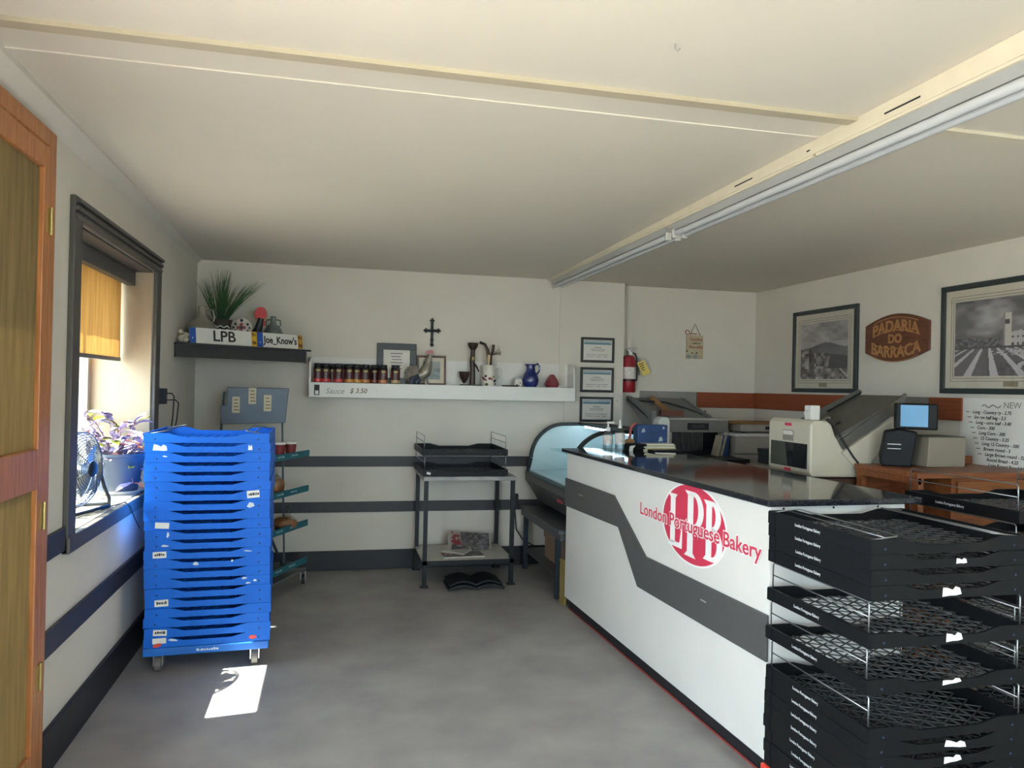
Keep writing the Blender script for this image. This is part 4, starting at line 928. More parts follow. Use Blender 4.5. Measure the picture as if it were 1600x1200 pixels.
# hanging sign
hs = thing('hanging_sign', 'small cream painted sign hung on a cord on the back wall', 'sign', (3.228, RBY, 1.91))
SGC = mat('sign_cream', '#b3a68a', .7, var=.12, scale=12)
box('board', SGC, hs, -.083, .083, -.012, -.002, -.115, .10, .002)
MB().tube([(-.045, -.008, .10), (.0, -.006, .205), (.055, -.008, .10)], .003, 5).obj('cord', mat('brown_cord', '#5a4a3a', .8), hs)
MB().tube([(-.075+.02*math.cos(a), -.012, .125+.02*math.sin(a)) for a in [i*.6 for i in range(10)]] + [(-.05, -.012, .115), (.02, -.012, .112)], .0035, 5).obj('red_bow', mat('bow_red', '#93453d', .6), hs, smooth=True)
SGR = mat('sign_red', '#94503f', .7)
for (s_, z, sz, c) in (('Families', .062, .038, SGR), ('make it', .028, .026, mat('sign_dark', '#4a443a', .7)), ('Beautiful', -.008, .038, SGR)): text(s_, sz, c, hs, FACE_Y((.01, -.0125, z)), 'lettering', ext=.0003, shear=.25, bold=.0006)
for (x, z, sx_, sz_, c) in ((-.055, -.095, .026, .016, '#7f8f8a'), (.005, -.092, .024, .018, '#8a9690'), (-.025, -.062, .008, .008, '#4a443a'), (.02, -.06, .008, .008, '#4a443a'), (-.075, -.045, .008, .008, '#4a443a')):
    MB().ball((x, -.012, z), 1., (sx_, .001, sz_), 10).obj('painted_figure', mat('sg_'+c[1:], c, .7), hs, smooth=True)

# ---------------------------------------------------------------- right wall: pictures, wooden sign, price list
def town(u, v):
    n = fbm(u*9, v*9, 5)
    if v > .66: c = .62 + .22*(fbm(u*4, v*7, 9)-.5)*1.6; return (c+.02, c, c-.01)
    hill = .66 - .02 + .06*math.exp(-((u-.62)/.22)**2) - .05*u*0
    if v > .56 + .10*math.exp(-((u-.55)/.28)**2) - .02: c = .60 + .1*n; return (c+.02, c, c)
    if v > .54: c = .34 + .06*n; return (c+.01, c, c+.02)
    if v > .46 - .12*max(0, u-.45) and u > .25: c = .40 + .05*n; return (c, c-.01, c+.02)
    if u > .62 + .25*(v-.3) and v > .18: c = .24 + .05*n; return (c, c, c+.02)
    b = vnoise(math.floor(u*26)*.77, math.floor(v*22)*.77, 4); c = .18 + .62*b*b + .1*n
    if abs((u-.55) - (.45-v)*1.1) < .02 and v < .35: c = .75
    return (c+.02, c, c-.01)
def plaza(u, v):
    n = fbm(u*6, v*6, 12)
    if v < .36:                                  # striped paving fanning from a far point
        t = (u-.30)/(.50-v); s_ = math.sin(t*13.); r2 = ((u-.62)/.3)**2 + ((v-.30)/.045)**2
        c = .74 if s_ > .55 else .38
        if r2 < 1 and math.sin(r2*14) > 0: c = .7
        if u > .55 and v < .18 and math.sin(40*math.hypot(u-.75, (v-.08)*1.6)) > .5: c = .7
        return (c+.02, c, c+.01)
    roof = .50 + .02*math.sin(u*40)
    if .36 <= v < .38: return (.30, .29, .31)
    if .43 < u < .50 and v < .80:               # clock tower
        if .66 < v < .72 and .445 < u < .485: return (.28, .27, .30)
        return (.78, .76, .73) if (u-.43) > .02 else (.55, .53, .52)
    if u > .50 and v < .55 + .28*(u-.5):
        w_ = (math.floor(u*46) % 2) and (math.floor(v*34) % 3 == 1); c = .36 if w_ else .74; return (c, c-.01, c-.02)
    if v < (.50 if u < .2 else .46 + .03*vnoise(u*30, 0, 3)):
        c = .22 + .35*vnoise(u*60, v*40, 7); return (c, c-.01, c+.01)
    cl = fbm(u*3.2, v*4.2, 21); c = .40 + .9*max(0, cl-.42); c = min(.86, c); return (c+.01, c, c)
p1 = picture('framed_coast_photo', 'framed monochrome photo of a coastal town, beside the wooden sign', 'picture', (RX, (4.957+5.774)/2, 1.848), .817, .675, .034, FRAMEG, 'x', 0, .026, .075, 'large framed photographs', town, 90, 76, True)
p2 = picture('framed_plaza_photo', 'framed monochrome photo of a striped plaza with clock tower, above the price list', 'picture', (RX, 4.150-.52, 1.862), 1.04, .683, .034, FRAMEG, 'x', 0, .026, .075, 'large framed photographs', plaza, 130, 84, True)
for (t, w_, h_) in ((p1, .817, .675), (p2, 1.04, .683)):
    iw, ih = w_-.068-.15, h_-.068-.15
    for k in (.012, .03):
        mm = MB(); a, b = iw/2+k, ih/2+k; tt = .003
        mm.box(-a, a, -.0145, -.0135, b, b+tt).box(-a, a, -.0145, -.0135, -b-tt, -b).box(-a-tt, -a, -.0145, -.0135, -b, b).box(a, a+tt, -.0145, -.0135, -b, b)
        mm.obj('mat_line', mat('mat_line', '#6a6458', .7), t)
    box('name_plaque', mat('plaque', '#8d8468', .5), t, -.05, .05, -.0150, -.0135, -h_/2+.046, -h_/2+.078)
sg = thing('wooden_sign', 'brown wooden sign reading Padaria do Barraca in raised tan letters', 'sign', (RX, 4.56, 1.905), -PI/2)
half = .306
top = [(half - 2*half*i/20, .098 + .070*math.sin(PI*i/20)) for i in range(21)]
bot = [(-half + 2*half*i/20, -.098 - .070*math.sin(PI*i/20)) for i in range(21)]
SGW = mat('sign_wood', '#5f3826', .45, var=.2, scale=7, stretch=(1, 6, 6), col2='#70432e'); SGT = mat('sign_tan', '#a9794a', .5, var=.12, scale=14)
MB().prism(top + bot, 'y', -.022, 0).obj('board', SGW, sg, .003)
text('PADARIA', .112, SGT, sg, FACE_Y((0, -.0225, .042)), 'lettering', ext=.003, bend=.038, sx=.98, bold=.0035)
text('DO', .085, SGT, sg, FACE_Y((.0, -.0225, -.010)), 'lettering', ext=.003, bold=.0035)
text('BARRACA', .112, SGT, sg, FACE_Y((0, -.0225, -.066)), 'lettering', ext=.003, bend=-.038, sx=.95, bold=.0035)
for (zc_, sgn) in ((.072, 1), (-.096, -1)):
    for off in (.045, -.045):
        pts = [(-.215 + .43*i/16, -.0225, zc_ + off + sgn*.038*(1-((i-8)/8)**2) - sgn*.012) for i in range(17)]
        MB().tube(pts, .004, 6).obj('banner_edge', SGT, sg, smooth=True)
pr = thing('price_list', 'large white handwritten price list headed NEW on the wall', 'price list', (RX, 3.60, 1.26), -PI/2)
box('sheet', PAPER, pr, -.40, .42, -.004, -.001, -.24, .235)
MKR = mat('marker', '#2a2624', .7)
text('NEW P', .052, mat('marker_grey', '#7d7a75', .7), pr, FACE_Y((-.085, -.0043, .195)), 'handwriting', ext=.0002, align='LEFT')
MB().tube([(-.235+.011*i, -.0045, .188+.008*math.sin(i*1.1)) for i in range(13)], .0022, 4).obj('flourish', MKR, pr)
rows = ['Long - Country ry - 2.75', 'Sm rye half bag - 2.5', 'Long - corn loaf - 3.40', 'Corn - 300', 'Long Corn - 300', '12 Country - 3.25', 'Long 12 Country - 300', 'Brown round - 3', 'Large Brown round - 325', 'Round Bread - 4.25', 'Long Round Bread 4.25', 'Large Bread - 5.25']
for i, r_ in enumerate(rows):
    z = .150 - .0315*i; x = -.335 + .012*i
    text(r_, .0275, MKR, pr, FACE_Y((x+.03, -.0043, z)), 'handwriting', ext=.0002, align='LEFT', shear=.2, bold=.0007)
    if i < 9: MB().box(x-.02, x+.008, -.0045, -.0041, z-.002, z+.002).obj('dash', MKR, pr)

# ================================================================== steel table with two black trays
tb = thing('metal_table', 'black-legged metal table with white lower shelf at the back wall', 'table', (1.035, 5.92, 0))
TGL = mat('worn_tin_top', '#8c8a85', .45, metal=.3, var=.2, scale=14)
box('table_top', TGL, tb, -.352, .352, -.30, .29, .79, .822, .003)
for (x, y) in ((-.33, -.28), (.33, -.28), (-.33, .27), (.33, .27)):
    lg_ = box('leg', BLACKW, tb, x-.015, x+.015, y-.015, y+.015, 0.008, .79); box('foot_plate', BLACKW, lg_, x-.03, x+.03, y-.025, y+.025, 0, .008)
box('lower_shelf', mat('white_board', '#c4c0b6', .45, var=.06, scale=6), tb, -.345, .345, -.29, .28, .185, .197)
m = MB().box(-.345, .345, -.295, -.288, .165, .197).box(-.345, .345, .28, .287, .165, .197); m.obj('shelf_rail', BLACKW, tb)
tray('black', 'black bread tray resting on the metal table top', (1.0, 5.94, .8225), .008, True, 'black bread trays on the metal table', 1.04, [(-.27, .024, .03, .02, .2, 't')])
tray('black', 'upper black bread tray propped on gates above the metal table', (.998, 5.94, .9755), -.004, True, 'black bread trays on the metal table', 1.04)
def newsprint(seed):
    def f(u, v):
        n = vnoise(math.floor(u*18)*.9, math.floor(v*12)*.9, seed); k = fbm(u*9, v*9, seed)
        if u < .24 and v > .35: return (.55, .22, .24) if n > .45 else (.62, .58, .54)
        c = .22 + .5*n*k + .1*k; return (c+.02, c, c)
    return f
NPM = mat('newsprint', '#b3ada2', .8, var=.08, scale=20)
n1 = thing('newspaper', 'newspaper with red masthead propped up on the lower table shelf', 'newspaper', (1.12, 6.03, .245), math.radians(-3)); n1.rotation_euler = (math.radians(33), math.radians(4), math.radians(-3))
box('folded_pages', NPM, n1, -.165, .165, -.12, .12, -.018, 0, .004); raster('front_page', .31, .225, 36, 26, newsprint(4), n1, Matrix.Translation((0, 0, .0006)), vcol('print_ink', .55))
box('folded_pages', NPM, n1, -.18, .15, -.125, .10, -.026, -.019, .003)
n2 = thing('newspaper', 'crumpled newspaper lying flat at the front of the lower table shelf', 'newspaper', (1.01, 5.78, .1975), math.radians(3))
box('folded_pages', NPM, n2, -.16, .16, -.085, .09, 0, .012, .003); raster('front_page', .31, .165, 36, 18, newsprint(9), n2, Matrix.Translation((0, 0, .0126)), vcol('print_ink', .55))
MB().add([(-.15, .09, .013), (.10, .09, .014), (.0, -.05, .015), (-.12, .085, .03), (.09, .09, .035), (.0, -.045, .022)], [(0, 1, 4, 3), (1, 2, 5, 4), (2, 0, 3, 5), (3, 4, 5), (0, 2, 1)]).obj('folded_flap', NPM, n2)
mt = thing('floor_mat', 'folded black rubber mat lying under the metal table', 'mat', (1.075, 5.62, 0))
MATM = mat('mat_black', '#121519', .6, var=.15, scale=14)
def sheet(z0, hump, th, w, d0, d1):
    N = 24; up = []; lo = []
    for i in range(N+1):
        u = -w/2 + w*i/N; q = abs(2*i/N-1); z = z0 + hump*math.sin(PI*min(1, q*1.05))**1.0
        up.append((u, z+th)); lo.append((u, z))
    return MB().prism(up + lo[::-1], 'y', d0, d1)
sheet(.002, .022, .020, .42, -.12, .14).obj('lower_layer', MATM, mt, .004); sheet(.026, .028, .016, .40, -.10, .16).obj('upper_layer', MATM, mt, .004)

# ================================================================== glass display case on its table
dt = thing('case_table', 'low grey steel table under the curved display case', 'table')
TBL = mat('table_steel', '#5a5d5f', .45, metal=.4, var=.1, scale=9)
box('table_top', TBL, dt, 1.56, 2.34, 5.06, 6.20, .485, .515, .003); box('apron', TBL, dt, 1.575, 2.33, 5.07, 6.19, .435, .485)
for (x, y) in ((1.60, 5.20), (2.30, 5.20), (1.60, 6.12), (2.30, 6.12)): box('leg', mat('table_leg', '#2f3a44', .5, metal=.3), dt, x-.018, x+.018, y-.018, y+.018, 0, .437)
box('lower_shelf', TBL, dt, 1.59, 2.31, 5.19, 6.15, .150, .165)
dc = thing('display_case', 'curved-glass countertop display case with black edges', 'display case', (0, 5.07, 0))
CY0, CY1 = 0., 1.11
out = [(1.60, .78)] + arc(1.93, .905, .30, .305, 178, 90, 14) + [(2.06, 1.212), (2.34, 1.20)]
base_p = [(1.60, .78), (1.60, .735), (1.69, .60), (1.71, .56), (2.34, .56), (2.34, .80), (1.62, .80)]
CASEM = mat('case_base', '#565250', .4, metal=.2, var=.12, scale=8)
MB().prism(base_p, 'y', CY0, CY1).obj('base', CASEM, dc, .004)
for (x, y) in ((1.78, .06), (2.28, .06), (1.78, 1.05), (2.28, 1.05)): MB().cyl((x, y, .516), (x, y, .56), .025, 12).obj('foot', RUBBER, dc)
def strip(prof, w, th, y0, y1):
    m = MB(); n = len(prof)
    for i in range(n-1):
        a, b = Vector((prof[i][0], 0, prof[i][1])), Vector((prof[i+1][0], 0, prof[i+1][1])); d_ = (b-a).normalized(); nr = Vector((d_.z, 0, -d_.x))*th
        q = [a, b, b+nr, a+nr]; m.prism([(v.x, v.z) for v in q], 'y', y0, y1)
    return m
for (a, b) in ((CY0, CY0+.022), (CY1-.022, CY1)): strip(out, .02, .028, a, b).obj('edge_trim', BLACKW, dc)
FROST = mat('case_glass', '#dfeaec', .05, var=.02, trans=.0)
cg = thin_glass('case_front_glass', (.90, .97, .99), .10)
N = len(out); m = MB(); vs = []
for (x, z) in out[:-1]: vs += [(x+.004, CY0+.02, z-.002), (x+.004, CY1-.02, z-.002)]
m.add(vs, [(2*i, 2*i+1, 2*i+3, 2*i+2) for i in range(len(out)-2)]); m.obj('curved_glass', cg, dc, smooth=True)
MB().box(1.60, 1.635, CY0, CY1, .775, .80).box(2.055, 2.075, CY0, CY1, 1.196, 1.214).obj('glass_channel', mat('channel_teal', '#31403f', .35, metal=.4), dc)
LIT = mat('case_liner', '#d7e4e6', .35, var=.04, scale=5)
box('floor_tray', LIT, dc, 1.64, 2.30, CY0+.03, CY1-.03, .80, .812); box('rear_panel', LIT, dc, 2.31, 2.34, CY0, CY1, .80, 1.20)
box('top_panel', BLACKW, dc, 2.07, 2.34, CY0, CY1, 1.188, 1.204)
MB().prism(out + [(2.34, .80)], 'y', CY1-.008, CY1-.003).obj('far_end_panel', LIT, dc)
MB().prism([(1.64, .80)] + out[3:] + [(2.34, .80)], 'y', CY0+.003, CY0+.008).obj('near_end_panel', cg, dc)
box('inner_shelf', thin_glass('shelf_glass', (.85, .93, .93), .12), dc, 1.80, 2.30, CY0+.03, CY1-.03, .985, .993)
tb_ = MB().cyl((2.1, CY0+.06, 1.178), (2.1, CY1-.06, 1.178), .009, 10); tb_.obj('case_lamp', mat('case_lamp', '#e8f6ff', .3, emit='#d9f2ff', estr=14.), dc)
box('red_badge', mat('red_badge', '#a83a3e', .5), dc, 1.630, 1.650, .17, .29, .67, .705)
cb = thing('cardboard_carton', 'plain cardboard carton on the shelf under the display case', 'carton', (1.80, 5.62, .1655))
box('carton', mat('dull_card', '#8f7762', .8, var=.06), cb, -.12, .3, -.16, .2, 0, .25, .003); box('flap', MATS['dull_card'], cb, -.13, -.12, -.16, .2, .16, .26)
lv = MB().box(-.008, .008, -.045, .045, 0, .30).box(-.010, .010, -.05, .05, .295, .31).obj('yellow_board', mat('yellow_paint', '#8d7a45', .5, var=.1), None, .003); lv.location = (1.598, 5.06, 0); lv.rotation_euler = (0, 0, .1); tag(lv, 'short yellow board standing between display case table and counter', 'board')
oj = box('junction_box', RUBBER, None, 1.50, 1.56, BY-.045, BY-.016, .50, .60, .004); tag(oj, 'small black electrical box on the wall by the display case', 'electrical box')
ocd = MB().tube([(1.53, BY-.03, .50), (1.55, BY-.03, .3), (1.60, BY-.05, .22), (1.72, BY-.06, .15)], .006, 6).obj('power_cord', RUBBER, None, smooth=True); tag(ocd, 'black power cord hanging below the wall electrical box', 'cord')

# ================================================================== on the counter top
CT = .075 + .95*(CH + .028)
def pump(x, y, lab, h, tall):
    t = thing('sanitizer_bottle', lab, 'bottle', (x, y, CT), 0, 'pump bottles on the counter')
    gl = thin_glass('bottle_plastic', (.88, .9, .9), .12)
    MB().lathe([(0, 0), (.032, 0), (.034, .006), (.034, h*.8), (.026, h*.93), (.013, h), (0, h)], (0, 0, 0), 18).obj('bottle_body', gl, t, smooth=True)
    MB().lathe([(0, .004), (.031, .004), (.031, h*.25), (0, h*.25)], (0, 0, 0), 18).obj('gel', thin_glass('gel', (.75, .80, .82), .05), t, smooth=True)
    MB().lathe([(.0343, h*.3), (.0347, h*.3), (.0347, h*.78), (.0343, h*.78)], (0, 0, 0), 18).obj('bottle_label', mat('pale_label', '#c9c4be', .5, var=.2, scale=40), t, smooth=True)
    if not tall:
        MB().cyl((0, 0, h), (0, 0, h+.025), .016, 12).cyl((0, 0, h+.025), (0, 0, h+.055), .006, 8).box(-.008, .042, -.009, .009, h+.052, h+.066).obj('pump_head', WHITEP, t, .002)
    else:
        MB().cyl((0, 0, h), (0, 0, h+.02), .014, 12).cyl((0, 0, h+.02), (0, 0, h+.055), .009, 10, .006).obj('spray_cap', WHITEP, t, smooth=True)
pump(1.848, 4.905, 'clear pump bottle with white pump head at the counter end', .125, False)
pump(1.905, 4.83, 'taller clear spray bottle beside the pump bottle', .15, True)
cdv = thing('card_terminal', 'small black card terminal with a white slip on the counter', 'card terminal', (2.0, 4.845, CT), .3)
box('terminal_body', BLACKP, cdv, -.03, .09, -.05, .07, 0, .045, .006); MB().prism([(-.055, .0), (-.035, 0), (-.033, .018), (-.015, .034), (-.018, .038), (-.05, .03)], 'y', -.052, -.035).obj('white_slip', PAPER, cdv)
rt = thing('paper_pile', 'pile of yellowed order slips on the counter end', 'papers', (2.19, 4.865, CT), .1)
YP = mat('yellowed_paper', '#cfc38a', .8, var=.1, scale=20)
for k, (dx, dy, r_) in enumerate(((0, 0, 0), (.006, .004, .1), (-.004, 0, -.06), (.01, .0, .15), (0, .004, .0))):
    o = box('slip_bundle', YP if k % 2 else PAPER, rt, -.125+.006*k, .125-.004*k, -.05, .05, .0095*k, .0095*k+.009, .001); o.location = (dx, dy, 0); o.rotation_euler = (0, 0, r_)
tray_ = thing('black_paper_tray', 'low black letter tray behind the order slips', 'tray', (2.27, 5.02, CT), .05); tray_.location = (2.20, 4.72, CT)
box('tray_base', BLACKP, tray_, -.11, .12, -.05, .07, 0, .012, .003)
wp = MB().box(-.11, .02, -.03, .02, 0, .003).obj('white_slip', PAPER); wp.location = (2.18, 4.60, CT); wp.rotation_euler = (0, 0, -.3); tag(wp, 'single white slip lying flat on the counter top', 'paper')

# ================================================================== behind the counter: back bench and machines
bb = thing('back_bench', 'dark work bench along the back behind the counter', 'bench')
box('bench_top', BLACKW, bb, 2.50, 3.20, 5.36, 6.36, .945, .975, .003)
for (x, y) in ((2.54, 5.40), (3.16, 5.40), (2.54, 6.32), (3.16, 6.32)): box('leg', BLACKW, bb, x-.02, x+.02, y-.02, y+.02, 0, .945)
# blue box with scissors and tape
bbx = thing('blue_box', 'worn dark blue box at the counter end behind the order slips', 'box', (2.185, 4.968, CT))
BLB = mat('box_blue', '#20406e', .5, var=.2, scale=12)
box('box_body', BLB, bbx, -.112, .112, -.042, .042, 0, .17, .005)
for (x, z, w_) in ((-.07, .13, .03), (.06, .07, .035), (.08, .15, .02)): MB().prism([(x-w_/2, z-w_/2), (x+w_/2, z-w_*.3), (x+w_*.2, z+w_/2), (x-w_*.3, z+w_*.4)], 'y', -.0432, -.0423).obj('torn_label', mat('torn_label', '#9aa6ad', .7), bbx)
rdp = thing('tape_gun', 'red tape dispenser standing against the blue box', 'tape dispenser', (2.035, 4.975, CT)); rdp.scale = (.72, .72, .72)
MB().tube([(0, 0, .015), (0, 0, .12), (.01, 0, .2), (.04, 0, .235), (.07, 0, .24)], .014, 8).obj('handle', mat('dull_red_plastic', '#a8504a', .5), rdp, smooth=True); MB().cyl((.0, -.02, .05), (.0, .02, .05), .05, 16).obj('tape_roll', CARD, rdp)
# first bread slicer (against the back)
sl = thing('bread_slicer', 'older grey bread slicer with dark name plate against the back wall', 'bread slicer', (2.95, 5.75, .9755))
OLDW = mat('old_enamel', '#a8a297', .45, var=.06, scale=6); DGR = mat('slicer_grey', '#77746e', .5, var=.1, scale=10)
box('hood', DGR, sl, -.27, .275, 0, .45, .185, .285, .004); box('top_cover', OLDW, sl, -.275, .28, -.005, .5, .285, .302, .003)
box('name_plate', INK, sl, -.095, .095, -.006, 0, .205, .262, .002); 
text('OLIVER', .036, mat('plate_grey', '#57544f', .6), sl, FACE_Y((0, -.0068, .234)), 'plate_lettering', ext=.0003)
box('side_panel', OLDW, sl, .235, .275, 0, .45, 0, .19, .004); box('side_panel', OLDW, sl, -.25, -.22, .02, .45, 0, .19, .004)
bl_ = MB()
for i in range(22): bl_.box(-.205+.013*i, -.2025+.013*i, .05, .056, .03, .185)
bl_.obj('blades', STEEL, sl)
box('back_plate', BLACKW, sl, -.22, .235, .10, .11, 0, .185); box('table_plate', BLACKW, sl, -.22, .235, .02, .45, 0, .03)
pf = [(0, 0), (.095, 0), (.095, .275)] + arc(.06, .275, .035, .035, 0, 90, 5) + arc(.04, .27, .04, .04, 90, 180, 5)
o = MB().prism(pf, 'y', 0, .14).obj('white_end_guard', WHITEP, sl, .006); o.location = (-.385, -.08, 0)
# its loading chute slopes up to the back
m = MB().prism([(.1, .29), (.58, .44), (.58, .455), (.1, .305)], 'x', -.40, .12); m.obj('chute', GREYP, sl)
m = MB().prism([(.02, .15), (.58, .42), (.58, .47), (.02, .36)], 'x', -.40, -.36); m.obj('chute_side', GREYP, sl, .003)
m = MB().prism([(.05, .26), (.58, .42), (.58, .46), (.05, .32)], 'x', .12, .15); m.obj('chute_side', GREYP, sl, .003)
box('wood_pusher', mat('pusher_wood', '#6e4030', .5, var=.15), sl, -.275, -.07, .12, .17, .305, .36, .004)
MB().bar((-.31, .14, .30), (-.36, .5, .42), .02, .03).obj('wood_rail', MATS['pusher_wood'], sl); MB().bar((-.16, .2, .34), (-.2, .5, .46), .03, .03).obj('wood_rail', CARD, sl)
MB().tube([(-.36, .42, .43), (-.1, .42, .42), (.05, .3, .37), (.16, .1, .30)], .008, 6).obj('power_cord', RUBBER, sl, smooth=True)
for (x, y) in ((.16, .28), (.20, .28)): MB().bar((x, y, .30), (x+.01, y, .36), .02, .006).obj('clip', GREYP, sl)
# binders between the slicers' side panels
for k, (x, c) in enumerate(((3.09, '#b8b09c'), (3.125, '#a49c88'))):
    o = box('ledger', mat('ledger_'+c[1:], c, .7), None, -.008, .008, -.05, .05, 0, .17, .002); o.location = (x-.02, 5.685, .9755); o.rotation_euler = (0, math.radians(14), 0)
    tag(o, 'thin pale ledger leaning in the older slicer, nearer the blades' if k == 0 else 'thin pale ledger leaning beside the blue folder', 'book', 'ledgers in the slicer')
o = box('blue_folder', BLB, None, -.03, .03, -.04, .04, 0, .165, .002); o.location = (3.15, 5.69, .9755); tag(o, 'narrow dark blue folder standing by the slicer side panel', 'folder')
# pale cabinet with a scale and cardboard
kb = thing('white_cabinet', 'pale low cabinet in the corner under the scale', 'cabinet', (3.53, 6.0, 0))
box('cabinet_body', OLDW, kb, -.29, .30, -.34, .36, .05, 1.135, .006); box('cabinet_top', WHITEP, kb, -.30, .31, -.35, .37, 1.135, 1.16, .004); box('plinth', BLACKW, kb, -.27, .28, -.3, .34, 0, .05)
MB().box(-.30, .31, -.353, -.349, .985, .998).obj('seam', GREYP, kb)
sc = thing('weighing_scale', 'flat pale weighing scale on the corner cabinet', 'scale', (3.52, 5.86, 1.1605))
box('scale_body', OLDW, sc, -.19, .17, -.14, .14, .01, .075, .012); box('display', INK, sc, .03, .09, -.1415, -.1395, .03, .055)
for (x, y) in ((-.15, -.1), (.13, -.1), (-.15, .1), (.13, .1)): MB().cyl((x, y, 0), (x, y, .012), .015, 10).obj('foot', RUBBER, sc)
cdp = thing('cardboard_sheets', 'loose brown cardboard sheets lying on the scale', 'cardboard', (3.47, 5.86, 1.236))
for k, (x0, x1, z, r_) in enumerate(((-.20, .20, 0, .0), (-.23, .16, .006, .12), (-.14, .24, .012, -.1))):
    o = box('sheet', CARD, cdp, x0, x1, -.16, .15, z, z+.004); o.rotation_euler = (0, .0, r_)
MB().add([(.05, -.15, .016), (.24, -.13, .016), (.22, .1, .016), (.1, .12, .016), (.26, -.02, -.002+.02)], [(0, 1, 4), (0, 4, 2, 3)]).obj('torn_flap', CARD, cdp)
gb_ = thing('grey_cash_box', 'dark grey box on a low bench before the corner cabinet', 'box', (3.47, 5.40, .935))
box('box_body', mat('dark_grey_box', '#3d4146', .5, var=.1), gb_, -.12, .10, -.1, .1, 0, .115, .008); box('lid', MATS['dark_grey_box'], gb_, -.123, .103, -.103, .103, .085, .118, .004)
lb = thing('low_bench', 'pale low bench carrying the dark grey box', 'bench', (3.48, 5.40, 0)); box('bench_top', OLDW, lb, -.26, .33, -.2, .2, .905, .934, .003)
for (x, y) in ((-.22, -.16), (.29, -.16), (-.22, .16), (.29, .16)): box('leg', GREYP, lb, x-.018, x+.018, y-.018, y+.018, 0, .905)
# second bread slicer
s2 = thing('bread_slicer', 'beige rounded bread slicer with sloping chute behind the counter', 'bread slicer', (2.75, 3.95, 1.0))
tb2 = thing('slicer_table', 'dark table under the beige bread slicer', 'table', (3.0, 4.16, 0)); box('table_top', mat('brown_table', '#4a3026', .4, var=.1), tb2, -.26, .45, -.215, .30, .965, .9995, .003)
for (x, y) in ((-.22, -.2), (.4, -.2), (-.22, .25), (.4, .25)): box('leg', BLACKW, tb2, x-.02, x+.02, y-.02, y+.02, 0, .965)
body = [(.0, .03), (.02, .008), (.37, .005), (.385, .02), (.32, .085), (.215, .18), (.165, .255), (.14, .32), (.11, .34), (.03, .345), (.0, .32)]
MB().prism(body, 'y', 0, .44).obj('housing', BEIGE, s2, .014)
win = MB().prism([(.03, .052), (.405, .052), (.405, .2), (.03, .2)], 'x', -.004, .004).obj('window', mat('smoked_window', '#1f2226', .12, var=.1), s2)
MB().prism([(.05, .052), (.18, .052), (.16, .2), (.03, .2)], 'x', -.0048, -.0042).obj('window_frame_bar', mat('window_dark', '#0f1113', .3), win)
MB().prism([(.22, .055), (.40, .055), (.40, .197), (.25, .197)], 'x', -.0048, -.0042).obj('window_pane', mat('window_olive', '#4a4a40', .2, var=.1), win)
MB().box(-.002, -.0005, .19, .26, .30, .318).obj('brand_label', LOGORED, s2); MB().box(-.002, -.0005, .17, .28, .21, .275).obj('rating_plate', mat('rating_plate', '#8d857c', .5, var=.1), s2); MB().box(-.0025, -.0019, .175, .275, .245, .27).obj('plate_text', PAPER, s2); MB().box(-.002, -.0005, .19, .26, .025, .043).obj('brand_label', LOGORED, s2)
# knob box on top
MB().box(.025, .085, .035, .10, .345, .43).obj('switch_box', WHITEP, s2, .003); MB().tube([(.02, .06, .40), (.0, .06, .395), (-.005, .06, .385), (.0, .06, .375), (.02, .06, .37)], .003, 6).obj('box_ring', WHITEP, s2)
# chute: trough rising to +x between two sides
GRC = mat('chute_grey', '#6a6860', .5, metal=.3, var=.1, scale=8)
MB().prism([(.18, .25), (.66, .50), (.66, .49), (.20, .235)], 'y', .02, .44).obj('chute_bed', GRC, s2)
MB().prism([(.205, .155), (.615, .395), (.60, .325), (.345, .02)], 'y', -.012, .008).obj('chute_side', BEIGE, s2, .003)
MB().prism([(.205, .155), (.64, .425), (.665, .51), (.655, .515), (.55, .445), (.19, .215)], 'y', .008, .02).obj('chute_lip', GRC, s2)
MB().prism([(.16, .22), (.66, .48), (.68, .525), (.66, .535), (.15, .30)], 'y', .43, .445).obj('chute_side', GRC, s2, .002)
MB().bar((.27, .30, .315), (.34, .30, .352), .03, .01).obj('stop_bar', STEEL, s2); MB().bar((.22, .15, .285), (.30, .14, .33), .02, .008).obj('guide_bar', BLACKW, s2); MB().bar((.40, .40, .385), (.65, .40, .515), .008, .008).obj('guide_wire', BLACKW, s2)
MB().tube([(.10, -.008, .352), (.135, -.010, .34), (.17, -.014, .28), (.215, -.015, .215), (.28, -.016, .13), (.33, -.016, .075), (.355, -.014, .06), (.37, -.012, .03)], .006, 6).obj('power_cord', RUBBER, s2, smooth=True)
MB().ball((.372, -.002, .055), .03, (1.1, .35, .8), 10).obj('plug', RUBBER, s2, smooth=True)
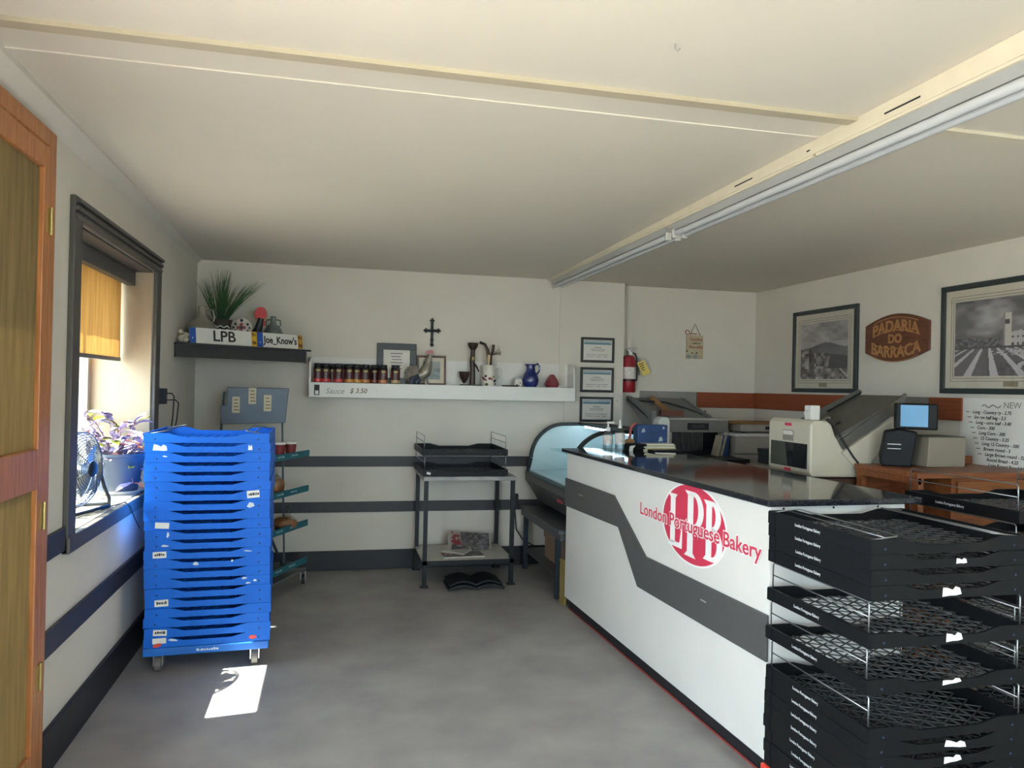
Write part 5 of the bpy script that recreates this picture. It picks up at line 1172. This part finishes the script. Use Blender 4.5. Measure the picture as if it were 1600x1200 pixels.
# wooden desk along the right wall
dk = thing('wooden_desk', 'reddish wooden service desk against the wall below the price list', 'desk')
box('desk_top', WOODR, dk, 3.03, RX-.006, 3.42, 3.925, 1.062, 1.092, .004)
box('front_panel', WOODR, dk, 3.25, RX-.006, 3.43, 3.45, .55, 1.062); box('post', WOODR, dk, 3.04, 3.075, 3.43, 3.47, 0, 1.062); box('post', WOODR, dk, 3.04, 3.075, 3.87, 3.915, 0, 1.062); box('shelf', WOODR, dk, 3.05, 3.25, 3.45, 3.9, .6, .62); box('edge_rail', WOODR, dk, 3.035, 3.06, 3.43, 3.915, 1.03, 1.062); box('side_panel', WOODR, dk, 3.25, 3.275, 3.45, 3.93, 0, 1.062)
box('drawer_face', mat('drawer_wood', '#8a5228', .4, var=.2, scale=6, stretch=(1, 8, 8)), dk, 3.28, 3.83, 3.415, 3.43, .955, 1.045, .003)
box('back_panel', WOODR, dk, 3.07, RX-.006, 3.895, 3.915, .3, 1.062); box('upstand', WOODR, dk, 3.60, RX-.008, 3.895, 3.92, 1.092, 1.14, .002)
for y in (3.43, 3.9): box('leg', WOODR, dk, RX-.06, RX-.02, y, y+.04, 0, .55)
# point-of-sale scale with blue screen
ps = thing('sales_terminal', 'black sales terminal with a glowing blue screen on the desk', 'sales terminal', (3.20, 3.80, 1.0925), math.radians(-36))
MB().prism([(-.07, .0), (-.035, -.0), (.085, 0), (.115, .20), (.02, .215), (-.05, .20), (-.075, .055)], 'y', -.06, .12).obj('terminal_body', BLACKP, ps, .008)
hd = MB().box(0, .215, -.055, .09, .215, .365).obj('screen_housing', BLACKP, ps, .008)
box('screen', mat('blue_screen', '#5f93b8', .3, var=.08, scale=5, emit='#5a9cd0', estr=.12), hd, .025, .165, -.057, -.0545, .232, .355)
box('printed_strip', PAPER, ps, -.04, .03, -.0612, -.0602, .125, .130); box('printed_strip', PAPER, ps, -.04, .03, -.0612, -.0602, .10, .104)
bxx = thing('beige_box', 'plain beige slope-topped box beside the sales terminal', 'box', (3.47, 3.75, 1.0925))
MB().prism([(-.13, 0), (.13, 0), (.13, .172), (-.12, .172)], 'y', -.05, .16).obj('box_body', mat('box_tan', '#8f8676', .6, var=.05), bxx, .006)
MB().box(-.12, .13, -.045, .155, .172, .176).obj('lid', mat('lid_dark', '#5a544a', .6), bxx)
